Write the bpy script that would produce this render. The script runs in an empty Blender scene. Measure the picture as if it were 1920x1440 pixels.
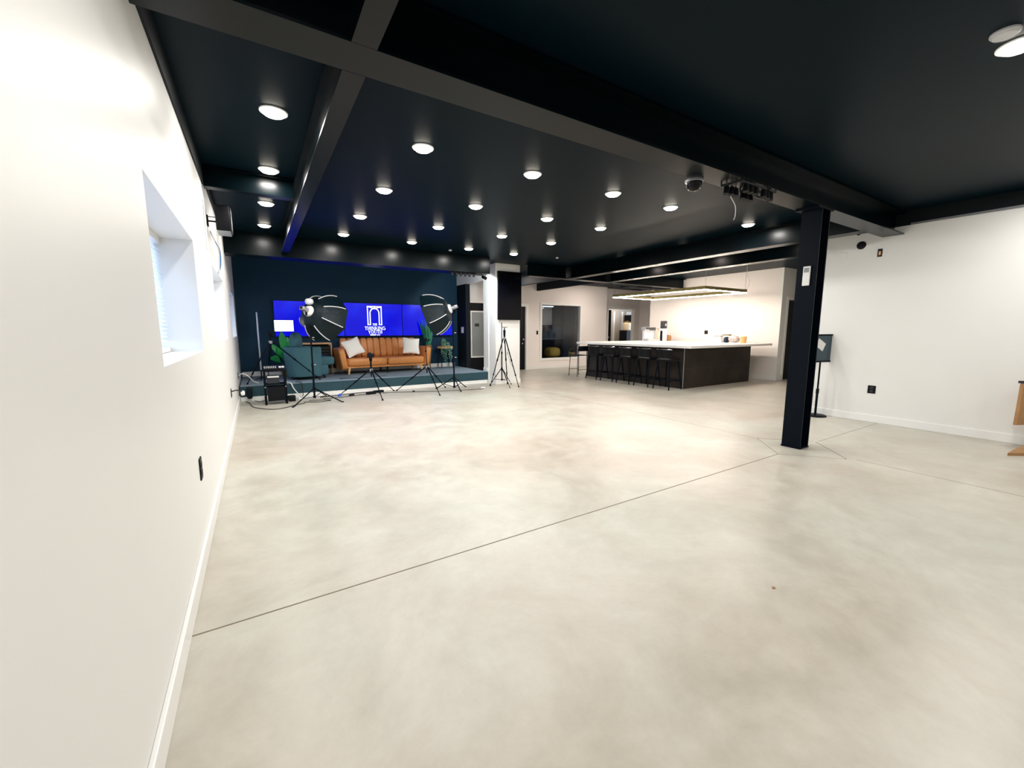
import bpy, bmesh, math, random
from mathutils import Vector, Matrix, Euler
random.seed(7)
S = bpy.context.scene
COL = S.collection
PI = math.pi

# ------------------------------------------------------------------ camera, world, exposure
cam_d = bpy.data.cameras.new('camera')
cam = bpy.data.objects.new('camera', cam_d)
COL.objects.link(cam)
cam.location = (0, 0, 1.25)
cam.rotation_euler = (math.radians(90 - 7.57), math.radians(0.0), math.radians(-31.8))
cam_d.sensor_width = 36.0
cam_d.lens = 767.8 / 1920 * 36.0
cam_d.clip_start = 0.02
cam_d.clip_end = 200
S.camera = cam

w = bpy.data.worlds.new('daylight')
S.world = w
w.use_nodes = True
bg = w.node_tree.nodes['Background']
bg.inputs['Color'].default_value = (0.70, 0.82, 1.0, 1)
bg.inputs['Strength'].default_value = 6.0

S.view_settings.view_transform = 'Standard'
S.view_settings.look = 'None'
S.view_settings.exposure = 0.10
S.view_settings.gamma = 1.0
S.view_settings.use_curve_mapping = False
LIGHT_W = 14.5          # power of one ceiling light
LIGHT_W_FAR = 14.0
KITCHEN_W = 20.0
PENDANT_E = 85.0

# ------------------------------------------------------------------ materials
def lin(c):
    return tuple(((v / 255) / 12.92 if v / 255 <= 0.04045 else ((v / 255 + 0.055) / 1.055) ** 2.4) for v in c)

def mat(name, col, rough=0.5, metal=0.0, var=0.06, scale=12.0, bump=0.0, spec=0.5, emit=None, es=0.0, ior=1.45, trans=0.0, srgb=False, detail=3.0):
    if srgb:
        col = lin(col)
    m = bpy.data.materials.new(name)
    m.use_nodes = True
    nt = m.node_tree
    b = nt.nodes['Principled BSDF']
    b.inputs['Roughness'].default_value = rough
    b.inputs['Metallic'].default_value = metal
    b.inputs['Specular IOR Level'].default_value = spec
    b.inputs['IOR'].default_value = ior
    b.inputs['Transmission Weight'].default_value = trans
    tc = nt.nodes.new('ShaderNodeTexCoord')
    nz = nt.nodes.new('ShaderNodeTexNoise')
    nz.inputs['Scale'].default_value = scale
    nz.inputs['Detail'].default_value = detail
    nt.links.new(tc.outputs['Object'], nz.inputs['Vector'])
    mx = nt.nodes.new('ShaderNodeMix')
    mx.data_type = 'RGBA'
    mx.inputs[6].default_value = tuple(max(0, c * (1 - var)) for c in col) + (1,)
    mx.inputs[7].default_value = tuple(min(1, c * (1 + var)) for c in col) + (1,)
    nt.links.new(nz.outputs['Fac'], mx.inputs[0])
    nt.links.new(mx.outputs[2], b.inputs['Base Color'])
    if bump > 0:
        bp = nt.nodes.new('ShaderNodeBump')
        bp.inputs['Strength'].default_value = bump
        bp.inputs['Distance'].default_value = 0.01
        nt.links.new(nz.outputs['Fac'], bp.inputs['Height'])
        nt.links.new(bp.outputs['Normal'], b.inputs['Normal'])
    if emit is not None:
        b.inputs['Emission Color'].default_value = tuple(emit) + (1,)
        b.inputs['Emission Strength'].default_value = es
    return m

M = {}
M['wall'] = mat('white_wall_paint', (0.80, 0.80, 0.775), 0.45, var=0.012, scale=3, spec=0.35)
M['wall_k'] = mat('warm_white_wall_paint', (0.84, 0.79, 0.755), 0.5, var=0.012, scale=3, spec=0.3)
M['trim'] = mat('white_gloss_trim', (0.84, 0.84, 0.82), 0.3, var=0.01, scale=4)
M['ceil'] = mat('black_ceiling_paint', (0.0012, 0.0075, 0.0125), 0.42, var=0.12, scale=1.2, spec=0.5, ior=1.13)
M['ledge'] = mat('black_wall_band_paint', (0.006, 0.009, 0.012), 0.6, var=0.1, scale=2, spec=0.2)
M['beam'] = mat('black_gloss_steel_paint', (0.0005, 0.0032, 0.0046), 0.26, var=0.2, scale=5, spec=0.5, ior=1.22, bump=0.01)
M['navy'] = mat('navy_wall_paint', (0.0018, 0.033, 0.070), 0.6, var=0.08, scale=2.0, spec=0.3)
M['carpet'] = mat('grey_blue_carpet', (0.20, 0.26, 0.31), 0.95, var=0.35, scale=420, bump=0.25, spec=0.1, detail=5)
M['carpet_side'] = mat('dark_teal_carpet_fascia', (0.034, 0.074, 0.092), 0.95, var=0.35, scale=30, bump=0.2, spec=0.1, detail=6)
M['black'] = mat('black_plastic', (0.0030, 0.0035, 0.0060), 0.45, var=0.2, scale=20, spec=0.2)
M['blackmetal'] = mat('black_powder_coat', (0.0012, 0.0036, 0.0080), 0.45, var=0.2, scale=30, spec=0.10)
M['darkgrey'] = mat('dark_grey_plastic', (0.030, 0.033, 0.038), 0.45, var=0.1, spec=0.3)
M['grey'] = mat('grey_metal', (0.35, 0.36, 0.38), 0.35, metal=0.7, var=0.1)
M['chrome'] = mat('brushed_chrome', (0.72, 0.72, 0.74), 0.22, metal=1.0, var=0.05)
M['silver'] = mat('pale_grey_rod', (0.60, 0.61, 0.64), 0.4, var=0.05)
M['white'] = mat('white_plastic', (0.80, 0.80, 0.80), 0.4, var=0.02)
M['cloth_black'] = mat('black_softbox_nylon', (0.0025, 0.010, 0.0145), 0.42, var=0.5, scale=18, bump=0.7, spec=0.25)
M['cloth_white'] = mat('white_diffuser_cloth', (0.82, 0.82, 0.80), 0.8, var=0.03)
M['teal'] = mat('teal_grey_chenille', (0.055, 0.135, 0.165), 0.9, var=0.3, scale=60, bump=0.3, spec=0.2)
M['leather'] = mat('tan_leather', (0.62, 0.245, 0.068), 0.36, var=0.18, scale=14, bump=0.12, spec=0.5)
M['wood'] = mat('light_oak', (0.72, 0.42, 0.19), 0.45, var=0.25, scale=9, bump=0.05)
M['wood_mid'] = mat('mid_brown_wood', (0.36, 0.19, 0.075), 0.5, var=0.35, scale=7, bump=0.08)
M['cushion'] = mat('white_woven_cotton', (0.88, 0.87, 0.83), 0.9, var=0.08, scale=80, bump=0.3, spec=0.1)
M['leaf'] = mat('deep_green_leaf', (0.020, 0.30, 0.075), 0.35, var=0.4, scale=12, spec=0.5)
M['leaf2'] = mat('blue_green_leaf', (0.025, 0.22, 0.13), 0.35, var=0.6, scale=10, spec=0.5)
M['leaf3'] = mat('grey_green_leaf', (0.12, 0.24, 0.16), 0.5, var=0.5, scale=15)
M['basket'] = mat('woven_rattan', (0.26, 0.15, 0.055), 0.7, var=0.45, scale=55, bump=0.5)
M['olive'] = mat('olive_woven_pot', (0.20, 0.16, 0.045), 0.7, var=0.35, scale=50, bump=0.4)
M['soil'] = mat('dark_soil', (0.02, 0.014, 0.01), 0.95, var=0.4, scale=40, bump=0.4)
M['marble'] = mat('white_quartz', (0.82, 0.82, 0.79), 0.22, var=0.05, scale=2.5, detail=8)
M['glassdark'] = mat('black_screen_glass', (0.0010, 0.0012, 0.0030), 0.15, var=0.1, spec=0.25)
M['cord_black'] = mat('black_cord', (0.012, 0.012, 0.012), 0.5, var=0.1)
M['cord_white'] = mat('white_cord', (0.75, 0.75, 0.75), 0.5, var=0.05)
M['cord_blue'] = mat('blue_cord', (0.05, 0.22, 0.50), 0.5, var=0.05)
M['tape'] = mat('blue_tape', (0.01, 0.10, 0.75), 0.6, var=0.1)
M['card'] = mat('brown_cardboard', (0.42, 0.25, 0.11), 0.8, var=0.25, scale=16, bump=0.1)
M['gold'] = mat('olive_bronze_metal', (0.16, 0.13, 0.035), 0.4, metal=0.3, var=0.15)
M['orange'] = mat('orange_paper', (0.72, 0.36, 0.14), 0.7, var=0.1)
M['cream'] = mat('cream_enamel', (0.75, 0.62, 0.40), 0.35, var=0.08)
M['amber'] = mat('amber_granola', (0.30, 0.14, 0.05), 0.6, var=0.5, scale=60, bump=0.3)
M['bag'] = mat('shiny_grey_film', (0.45, 0.40, 0.40), 0.25, metal=0.3, var=0.5, scale=30, bump=0.8)
M['beige'] = mat('beige_wall_paint', (0.42, 0.38, 0.31), 0.6, var=0.05, scale=3)
M['frost'] = mat('frosted_grey_glass', (0.24, 0.27, 0.27), 0.3, var=0.1, scale=3)
M['slate'] = mat('slate_board', (0.035, 0.065, 0.085), 0.5, var=0.1, scale=4)
M['paper'] = mat('white_paper', (0.80, 0.80, 0.80), 0.7, var=0.02)
M['mustard'] = mat('mustard_fabric', (0.30, 0.19, 0.03), 0.9, var=0.2, scale=40)
M['bluecurtain'] = mat('dark_blue_fabric', (0.006, 0.025, 0.050), 0.8, var=0.3, scale=6)
M['joint'] = mat('dark_concrete_joint', (0.20, 0.165, 0.12), 0.8, var=0.3, scale=14)
M['lens'] = mat('lit_diffuser', (0.9, 0.9, 0.9), 0.4, var=0.01, emit=(1.0, 0.92, 0.78), es=20.0)
M['led'] = mat('lit_led_strip', (0.9, 0.9, 0.9), 0.4, var=0.01, emit=(1.0, 0.87, 0.74), es=PENDANT_E)
M['panel'] = mat('lit_white_panel', (0.9, 0.9, 0.9), 0.5, var=0.01, emit=(0.95, 1.0, 1.0), es=1.1)
M['logo'] = mat('lit_white_logo', (0.9, 0.9, 0.9), 0.5, var=0.01, emit=(0.85, 0.95, 1.0), es=0.85)
M['keystone'] = mat('lit_gold_logo', (0.8, 0.7, 0.3), 0.5, var=0.01, emit=(0.75, 0.70, 0.25), es=0.7)
M['tube'] = mat('pale_light_tube', (0.42, 0.44, 0.50), 0.35, var=0.03)

def screen_mat():
    m = mat('lit_blue_screen', (0.002, 0.002, 0.02), 0.2, var=0.05, spec=0.4)
    nt = m.node_tree
    b = nt.nodes['Principled BSDF']
    tc = nt.nodes.new('ShaderNodeTexCoord')
    nz = nt.nodes.new('ShaderNodeTexNoise')
    nz.inputs['Scale'].default_value = 2.2
    nz.inputs['Detail'].default_value = 2
    nt.links.new(tc.outputs['Object'], nz.inputs['Vector'])
    r = nt.nodes.new('ShaderNodeValToRGB')
    r.color_ramp.elements[0].position = 0.45
    r.color_ramp.elements[0].color = (0.0, 0.0, 0.66, 1)
    r.color_ramp.elements[1].position = 0.75
    r.color_ramp.elements[1].color = (0.0, 0.015, 0.85, 1)
    nt.links.new(nz.outputs['Fac'], r.inputs['Fac'])
    nt.links.new(r.outputs['Color'], b.inputs['Emission Color'])
    b.inputs['Emission Strength'].default_value = 1.0
    return m
M['screen'] = screen_mat()

def floor_mat():
    m = bpy.data.materials.new('polished_concrete')
    m.use_nodes = True
    nt = m.node_tree
    b = nt.nodes['Principled BSDF']
    tc = nt.nodes.new('ShaderNodeTexCoord')
    n1 = nt.nodes.new('ShaderNodeTexNoise'); n1.inputs['Scale'].default_value = 1.1; n1.inputs['Detail'].default_value = 9; n1.inputs['Roughness'].default_value = 0.70; n1.inputs['Distortion'].default_value = 0.5
    n2 = nt.nodes.new('ShaderNodeTexNoise'); n2.inputs['Scale'].default_value = 5.0; n2.inputs['Detail'].default_value = 8; n2.inputs['Roughness'].default_value = 0.7
    n3 = nt.nodes.new('ShaderNodeTexNoise'); n3.inputs['Scale'].default_value = 24.0; n3.inputs['Detail'].default_value = 2
    for n in (n1, n2, n3):
        nt.links.new(tc.outputs['Object'], n.inputs['Vector'])
    r1 = nt.nodes.new('ShaderNodeValToRGB')
    r1.color_ramp.elements[0].position = 0.30; r1.color_ramp.elements[0].color = (0.49, 0.450, 0.390, 1)
    r1.color_ramp.elements[1].position = 0.72; r1.color_ramp.elements[1].color = (0.665, 0.665, 0.615, 1)
    nt.links.new(n1.outputs['Fac'], r1.inputs['Fac'])
    # broad warm and cool clouds
    n4 = nt.nodes.new('ShaderNodeTexNoise'); n4.inputs['Scale'].default_value = 0.45; n4.inputs['Detail'].default_value = 4
    nt.links.new(tc.outputs['Object'], n4.inputs['Vector'])
    r4 = nt.nodes.new('ShaderNodeValToRGB')
    r4.color_ramp.elements[0].position = 0.35; r4.color_ramp.elements[0].color = (1.0, 0.94, 0.89, 1)
    r4.color_ramp.elements[1].position = 0.65; r4.color_ramp.elements[1].color = (0.95, 0.99, 0.955, 1)
    nt.links.new(n4.outputs['Fac'], r4.inputs['Fac'])
    mu = nt.nodes.new('ShaderNodeMix'); mu.data_type = 'RGBA'; mu.blend_type = 'MULTIPLY'; mu.inputs[0].default_value = 1
    nt.links.new(r1.outputs['Color'], mu.inputs[6]); nt.links.new(r4.outputs['Color'], mu.inputs[7])
    r2 = nt.nodes.new('ShaderNodeValToRGB')
    r2.color_ramp.elements[0].position = 0.15; r2.color_ramp.elements[0].color = (0.74, 0.735, 0.72, 1)
    r2.color_ramp.elements[1].position = 0.85; r2.color_ramp.elements[1].color = (1.0, 1.0, 1.0, 1)
    nt.links.new(n2.outputs['Fac'], r2.inputs['Fac'])
    mv = nt.nodes.new('ShaderNodeMix'); mv.data_type = 'RGBA'; mv.blend_type = 'MULTIPLY'; mv.inputs[0].default_value = 1
    nt.links.new(mu.outputs[2], mv.inputs[6]); nt.links.new(r2.outputs['Color'], mv.inputs[7])
    # a few small dark pits
    r3 = nt.nodes.new('ShaderNodeValToRGB')
    r3.color_ramp.elements[0].position = 0.17; r3.color_ramp.elements[0].color = (0.70, 0.66, 0.60, 1)
    r3.color_ramp.elements[1].position = 0.23; r3.color_ramp.elements[1].color = (1, 1, 1, 1)
    n3.inputs['Scale'].default_value = 30.0
    nt.links.new(n3.outputs['Fac'], r3.inputs['Fac'])
    mw = nt.nodes.new('ShaderNodeMix'); mw.data_type = 'RGBA'; mw.blend_type = 'MULTIPLY'; mw.inputs[0].default_value = 0.55
    nt.links.new(mv.outputs[2], mw.inputs[6]); nt.links.new(r3.outputs['Color'], mw.inputs[7])
    nt.links.new(mw.outputs[2], b.inputs['Base Color'])
    rr = nt.nodes.new('ShaderNodeMapRange')
    rr.inputs[1].default_value = 0.3; rr.inputs[2].default_value = 0.7; rr.inputs[3].default_value = 0.29; rr.inputs[4].default_value = 0.42
    nt.links.new(n2.outputs['Fac'], rr.inputs[0]); nt.links.new(rr.outputs[0], b.inputs['Roughness'])
    bp = nt.nodes.new('ShaderNodeBump'); bp.inputs['Strength'].default_value = 0.02; bp.inputs['Distance'].default_value = 0.01
    nt.links.new(n2.outputs['Fac'], bp.inputs['Height']); nt.links.new(bp.outputs['Normal'], b.inputs['Normal'])
    b.inputs['Specular IOR Level'].default_value = 0.55
    return m
M['floor'] = floor_mat()

def tile_mat():
    m = bpy.data.materials.new('dark_bar_tile')
    m.use_nodes = True
    nt = m.node_tree
    b = nt.nodes['Principled BSDF']
    tc = nt.nodes.new('ShaderNodeTexCoord')
    br = nt.nodes.new('ShaderNodeTexNoise'); br.inputs['Scale'].default_value = 2.2; br.inputs['Detail'].default_value = 5
    nt.links.new(tc.outputs['Object'], br.inputs['Vector'])
    r = nt.nodes.new('ShaderNodeValToRGB')
    r.color_ramp.elements[0].position = 0.35; r.color_ramp.elements[0].color = (0.014, 0.011, 0.009, 1)
    r.color_ramp.elements[1].position = 0.7; r.color_ramp.elements[1].color = (0.036, 0.026, 0.021, 1)
    nt.links.new(br.outputs['Fac'], r.inputs['Fac'])
    nt.links.new(r.outputs['Color'], b.inputs['Base Color'])
    b.inputs['Roughness'].default_value = 0.45
    b.inputs['Specular IOR Level'].default_value = 0.2
    return m
M['tile'] = tile_mat()

def glass_mat(name, tint=(0.9, 0.95, 1.0), gloss=0.08):
    m = bpy.data.materials.new(name)
    m.use_nodes = True
    nt = m.node_tree
    out = nt.nodes['Material Output']
    nt.nodes.remove(nt.nodes['Principled BSDF'])
    t = nt.nodes.new('ShaderNodeBsdfTransparent'); t.inputs['Color'].default_value = tint + (1,)
    g = nt.nodes.new('ShaderNodeBsdfGlossy'); g.inputs['Roughness'].default_value = 0.03
    mx = nt.nodes.new('ShaderNodeMixShader')
    fr = nt.nodes.new('ShaderNodeFresnel'); fr.inputs['IOR'].default_value = 1.5
    mm = nt.nodes.new('ShaderNodeMath'); mm.operation = 'MULTIPLY'; mm.inputs[1].default_value = 0.3
    nt.links.new(fr.outputs[0], mm.inputs[0]); nt.links.new(mm.outputs[0], mx.inputs[0])
    nt.links.new(t.outputs[0], mx.inputs[1]); nt.links.new(g.outputs[0], mx.inputs[2])
    nt.links.new(mx.outputs[0], out.inputs['Surface'])
    return m
M['glass'] = glass_mat('clear_window_glass')

def blind_mat():
    m = bpy.data.materials.new('white_translucent_blind')
    m.use_nodes = True
    nt = m.node_tree
    out = nt.nodes['Material Output']
    b = nt.nodes['Principled BSDF']
    b.inputs['Base Color'].default_value = (0.85, 0.87, 0.90, 1)
    b.inputs['Roughness'].default_value = 0.5
    tr = nt.nodes.new('ShaderNodeBsdfTranslucent'); tr.inputs['Color'].default_value = (0.85, 0.9, 1.0, 1)
    mx = nt.nodes.new('ShaderNodeMixShader'); mx.inputs[0].default_value = 0.5
    nt.links.new(b.outputs[0], mx.inputs[1]); nt.links.new(tr.outputs[0], mx.inputs[2])
    nt.links.new(mx.outputs[0], out.inputs['Surface'])
    return m
M['blind'] = blind_mat()

# ------------------------------------------------------------------ mesh helpers
class MB:
    def __init__(self):
        self.bm = bmesh.new()
    def _merge(self, b2):
        me = bpy.data.meshes.new('tmp')
        b2.to_mesh(me); b2.free()
        self.bm.from_mesh(me)
        bpy.data.meshes.remove(me)
    def box(self, c, s, rot=(0, 0, 0), bev=0.0, seg=2):
        b2 = bmesh.new()
        bmesh.ops.create_cube(b2, size=1)
        bmesh.ops.scale(b2, vec=s, verts=b2.verts)
        if bev > 0:
            bmesh.ops.bevel(b2, geom=list(b2.edges) + list(b2.verts), offset=min(bev, min(s) * 0.49), segments=seg, affect='EDGES', profile=0.5)
        mt = Matrix.Translation(c) @ Euler(rot).to_matrix().to_4x4()
        bmesh.ops.transform(b2, matrix=mt, verts=b2.verts)
        self._merge(b2)
        return self
    def b(self, x0, x1, y0, y1, z0, z1, bev=0.0):
        return self.box(((x0 + x1) / 2, (y0 + y1) / 2, (z0 + z1) / 2), (abs(x1 - x0), abs(y1 - y0), abs(z1 - z0)), bev=bev)
    def cyl(self, p0, p1, r0, r1=None, n=12):
        p0 = Vector(p0); p1 = Vector(p1)
        r1 = r0 if r1 is None else r1
        d = p1 - p0
        q = d.to_track_quat('Z', 'Y')
        vs = []
        for p, r in ((p0, r0), (p1, r1)):
            vs.append([self.bm.verts.new(p + q @ Vector((r * math.cos(2 * PI * i / n), r * math.sin(2 * PI * i / n), 0))) for i in range(n)])
        for i in range(n):
            j = (i + 1) % n
            self.bm.faces.new((vs[0][i], vs[0][j], vs[1][j], vs[1][i]))
        self.bm.faces.new(vs[0][::-1]); self.bm.faces.new(vs[1])
        return self
    def tube(self, pts, r, n=6):
        pts = [Vector(p) for p in pts]
        rings = []
        up = Vector((0.13, 0.21, 0.97)).normalized()
        for i, p in enumerate(pts):
            if i == 0: d = pts[1] - pts[0]
            elif i == len(pts) - 1: d = pts[-1] - pts[-2]
            else: d = (pts[i + 1] - pts[i - 1])
            d.normalize()
            a = d.cross(up)
            if a.length < 1e-3: a = d.cross(Vector((1, 0, 0)))
            a.normalize(); bb = a.cross(d).normalized()
            rr = r[i] if isinstance(r, (list, tuple)) else r
            rings.append([self.bm.verts.new(p + a * rr * math.cos(2 * PI * k / n) + bb * rr * math.sin(2 * PI * k / n)) for k in range(n)])
        for i in range(len(rings) - 1):
            for k in range(n):
                j = (k + 1) % n
                self.bm.faces.new((rings[i][k], rings[i][j], rings[i + 1][j], rings[i + 1][k]))
        self.bm.faces.new(rings[0][::-1]); self.bm.faces.new(rings[-1])
        return self
    def lathe(self, prof, c=(0, 0, 0), n=24, mt=None):
        c = Vector(c)
        rings = []
        for r, z in prof:
            ring = []
            for i in range(n):
                v = Vector((max(r, 1e-4) * math.cos(2 * PI * i / n), max(r, 1e-4) * math.sin(2 * PI * i / n), z))
                if mt is not None: v = mt @ v
                ring.append(self.bm.verts.new(v + c))
            rings.append(ring)
        for i in range(len(rings) - 1):
            for k in range(n):
                j = (k + 1) % n
                self.bm.faces.new((rings[i][k], rings[i][j], rings[i + 1][j], rings[i + 1][k]))
        self.bm.faces.new(rings[0][::-1]); self.bm.faces.new(rings[-1])
        return self
    def puff(self, c, s, e=0.5, rot=(0, 0, 0), n=20, m=14):
        """superellipsoid cushion, half sizes s, exponent e (small = boxier)"""
        def f(v, p): return math.copysign(abs(v) ** p, v)
        mt = Matrix.Translation(c) @ Euler(rot).to_matrix().to_4x4()
        rings = []
        for i in range(m + 1):
            ph = -PI / 2 + PI * i / m
            ring = []
            for k in range(n):
                th = 2 * PI * k / n
                v = Vector((s[0] * f(math.cos(ph), e) * f(math.cos(th), e), s[1] * f(math.cos(ph), e) * f(math.sin(th), e), s[2] * f(math.sin(ph), e)))
                ring.append(self.bm.verts.new(mt @ v))
            rings.append(ring)
        for i in range(m):
            for k in range(n):
                j = (k + 1) % n
                self.bm.faces.new((rings[i][k], rings[i][j], rings[i + 1][j], rings[i + 1][k]))
        return self
    def poly(self, pts):
        self.bm.faces.new([self.bm.verts.new(p) for p in pts])
        return self
    def prism(self, pts, ext):
        ext = Vector(ext)
        a = [self.bm.verts.new(Vector(p)) for p in pts]
        b = [self.bm.verts.new(Vector(p) + ext) for p in pts]
        n = len(pts)
        self.bm.faces.new(a[::-1]); self.bm.faces.new(b)
        for i in range(n):
            j = (i + 1) % n
            self.bm.faces.new((a[i], a[j], b[j], b[i]))
        return self
    def build(self, name, m, parent=None, loc=None, smooth=True):
        bmesh.ops.remove_doubles(self.bm, verts=self.bm.verts, dist=1e-5)
        bmesh.ops.recalc_face_normals(self.bm, faces=self.bm.faces)
        me = bpy.data.meshes.new(name)
        self.bm.to_mesh(me); self.bm.free()
        if smooth:
            for p in me.polygons: p.use_smooth = True
            me.set_sharp_from_angle(angle=math.radians(38))
        me.materials.append(m)
        o = bpy.data.objects.new(name, me)
        COL.objects.link(o)
        if parent is not None: o.parent = parent
        if loc is not None: o.location = loc
        return o

def thing(name, label, cat, loc=(0, 0, 0), rz=0.0, group=None):
    o = bpy.data.objects.new(name, None)
    COL.objects.link(o)
    o.empty_display_size = 0.1
    o.location = loc; o.rotation_euler = (0, 0, rz)
    o['label'] = label; o['category'] = cat
    if group: o['group'] = group
    return o
def tag(o, label, cat, group=None):
    o['label'] = label; o['category'] = cat
    if group: o['group'] = group
    return o
def struct(o, label=None):
    o['kind'] = 'structure'
    if label: o['label'] = label
    return o
def dup(root, loc, rz, label, group=None):
    r = root.copy(); COL.objects.link(r)
    r.location = loc; r.rotation_euler = (0, 0, rz); r['label'] = label
    if group: r['group'] = group
    for ch in list(root.children):
        c = ch.copy(); COL.objects.link(c); c.parent = r
        for g in list(ch.children):
            d = g.copy(); COL.objects.link(d); d.parent = c
    return r
def smooth_path(pts, k=6):
    P = [Vector(p) for p in pts]
    P = [P[0] * 2 - P[1]] + P + [P[-1] * 2 - P[-2]]
    out = []
    for i in range(1, len(P) - 2):
        for t in range(k):
            u = t / k
            a, b, c, d = P[i - 1], P[i], P[i + 1], P[i + 2]
            out.append(0.5 * ((2 * b) + (c - a) * u + (2 * a - 5 * b + 4 * c - d) * u * u + (3 * b - a - 3 * c + d) * u ** 3))
    out.append(P[-2])
    return out

# ------------------------------------------------------------------ setting: shell
ZC = 2.72          # ceiling
ZB = 2.44          # underside of the steel beams
XL = -0.325        # left wall
XR = 7.04          # right wall
YB = 10.2          # back wall of the stage
YF = 10.7          # far wall of the kitchen side
YN = -3.2          # wall behind the camera
XK = 10.8          # kitchen wall

f = struct(MB().b(XL - 0.4, 15.2, YN - 0.2, 14.2, -0.12, 0.0).build('floor', M['floor'], smooth=False), 'pale polished concrete floor with saw cut joints')
# saw-cut joints: thin dark fillets lying in the slab
def joint(p, q, wd=0.008):
    p = Vector(p); q = Vector(q)
    n = Vector((-(q - p).y, (q - p).x, 0)).normalized() * wd / 2
    b = MB()
    for z in (0.0006,):
        b.prism([p + n + Vector((0, 0, -0.004)), p - n + Vector((0, 0, -0.004)), q - n + Vector((0, 0, -0.004)), q + n + Vector((0, 0, -0.004))], (0, 0, 0.0048))
    return struct(b.build('floor_joint', M['joint'], f, smooth=False))
joint((XL, 1.995, 0), (4.41, 1.995, 0), 0.008)
joint((4.41, 1.995, 0), (4.86, 2.44, 0), 0.006)
joint((4.86, 2.44, 0), (5.25, 2.03, 0), 0.004)
joint((5.25, 2.0, 0), (4.80, 1.56, 0), 0.008)
joint((4.80, 1.56, 0), (4.41, 1.995, 0), 0.004)
joint((5.30, 1.995, 0), (XR, 1.995, 0), 0.005)
joint((4.86, 2.46, 0), (4.86, 8.5, 0), 0.004)
joint((4.86, 1.5, 0), (4.75, YN, 0), 0.004)

struct(MB().b(XL - 0.4, 15.2, YN - 0.2, 14.2, ZC, ZC + 0.15).build('ceiling', M['ceil'], smooth=False), 'black painted ceiling')

# left wall with three deep window recesses
WINS = [(2.14, 3.62, 1.10, 1.855), (5.07, 6.70, 1.13, 1.88), (8.05, 9.65, 1.12, 1.89)]
DW = 0.36
b = MB()
ys = YN
for (y0, y1, z0, z1) in WINS:
    b.b(XL - DW, XL, ys, y0, 0, ZC)
    b.b(XL - DW, XL, y0, y1, 0, z0)
    b.b(XL - DW, XL, y0, y1, z1, ZC)
    ys = y1
b.b(XL - DW, XL, ys, 12.2, 0, ZC)
struct(b.build('wall_left', M['wall'], smooth=False), 'long white wall with three deep window recesses')
# black painted band along the top of the left wall
struct(MB().b(XL, XL + 0.012, YN, 4.80, 2.553, ZC).b(XL, XL + 0.012, 4.80, 7.6, 2.625, ZC).build('trim_1', M['ledge'], smooth=False), 'black painted band along the top of the left wall')
def baseboard(name, x0, x1, y0, y1, h=0.10, z=0.0, m='trim'):
    return struct(MB().b(x0, x1, y0, y1, z, z + h, bev=0.004).build(name, M[m], smooth=False))
baseboard('baseboard_left', XL, XL + 0.016, YN, 8.5)

for i, (y0, y1, z0, z1) in enumerate(WINS):
    n = i + 1
    fr = MB()
    x0, x1 = XL - 0.33, XL - 0.27
    fr.b(x0, x1, y0, y0 + 0.045, z0, z1).b(x0, x1, y1 - 0.045, y1, z0, z1).b(x0, x1, y0 + 0.045, y1 - 0.045, z0, z0 + 0.045).b(x0, x1, y0 + 0.045, y1 - 0.045, z1 - 0.045, z1)
    fr.b(x0 + 0.01, x1 - 0.01, (y0 + y1) / 2 - 0.02, (y0 + y1) / 2 + 0.02, z0 + 0.045, z1 - 0.045)
    wo = struct(fr.build('window_%d' % n, M['trim'], smooth=False), 'recessed window in the left wall')
    struct(MB().b(XL - 0.302, XL - 0.298, y0 + 0.04, y1 - 0.04, z0 + 0.04, z1 - 0.04).build('window_pane', M['glass'], wo, smooth=False))
    lab = ['white slatted blind in the nearest window recess', 'white slatted blind in the window recess behind the wall speaker', 'white slatted blind in the window recess beside the stage'][i]
    bl = thing('window_blind', lab, 'blind', (XL - 0.20, (y0 + y1) / 2, z1), 0, 'blinds in the left wall windows')
    L = y1 - y0 - 0.02
    MB().b(-0.025, 0.025, -L / 2, L / 2, -0.045, -0.002).build('headrail', M['white'], bl, smooth=False)
    sl = MB()
    nsl = 24
    for k in range(nsl):
        z = -0.07 - k * (z1 - z0 - 0.13) / nsl
        sl.box((0, 0, z), (0.046, L, 0.003), rot=(0, math.radians(40), 0))
    sl.build('slats', M['blind'], bl, smooth=False)
    MB().b(-0.022, 0.022, -L / 2, L / 2, -(z1 - z0) + 0.004, -(z1 - z0) + 0.03).build('bottom_rail', M['white'], bl, smooth=False)

# wall behind the camera and outer shell (closes the room)
struct(MB().b(XL, XR, YN - 0.15, YN, 0, ZC).build('wall_rear', M['wall'], smooth=False), 'white wall closing the near end of the room')
# right wall
struct(MB().b(XR, XR + 0.16, YN, 2.9, 0, ZC).build('wall_right', M['wall'], smooth=False), 'white wall on the right with wall plates')
struct(MB().b(XR - 0.012, XR, YN, 2.06, 2.545, ZC).b(XR - 0.012, XR, 2.06, 2.9, 2.555, ZC).build('trim_2', M['ledge'], smooth=False), 'black painted band along the top of the right wall')
struct(MB().b(XR - 0.03, XR - 0.012, YN, 1.9, 2.545, 2.565).b(XR - 0.03, XR - 0.012, 2.2, 2.9, 2.555, 2.575).build('trim_3', M['grey'], smooth=False), 'thin grey metal edge under the ceiling')
baseboard('baseboard_right', XR - 0.016, XR, YN, 2.9)

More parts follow.
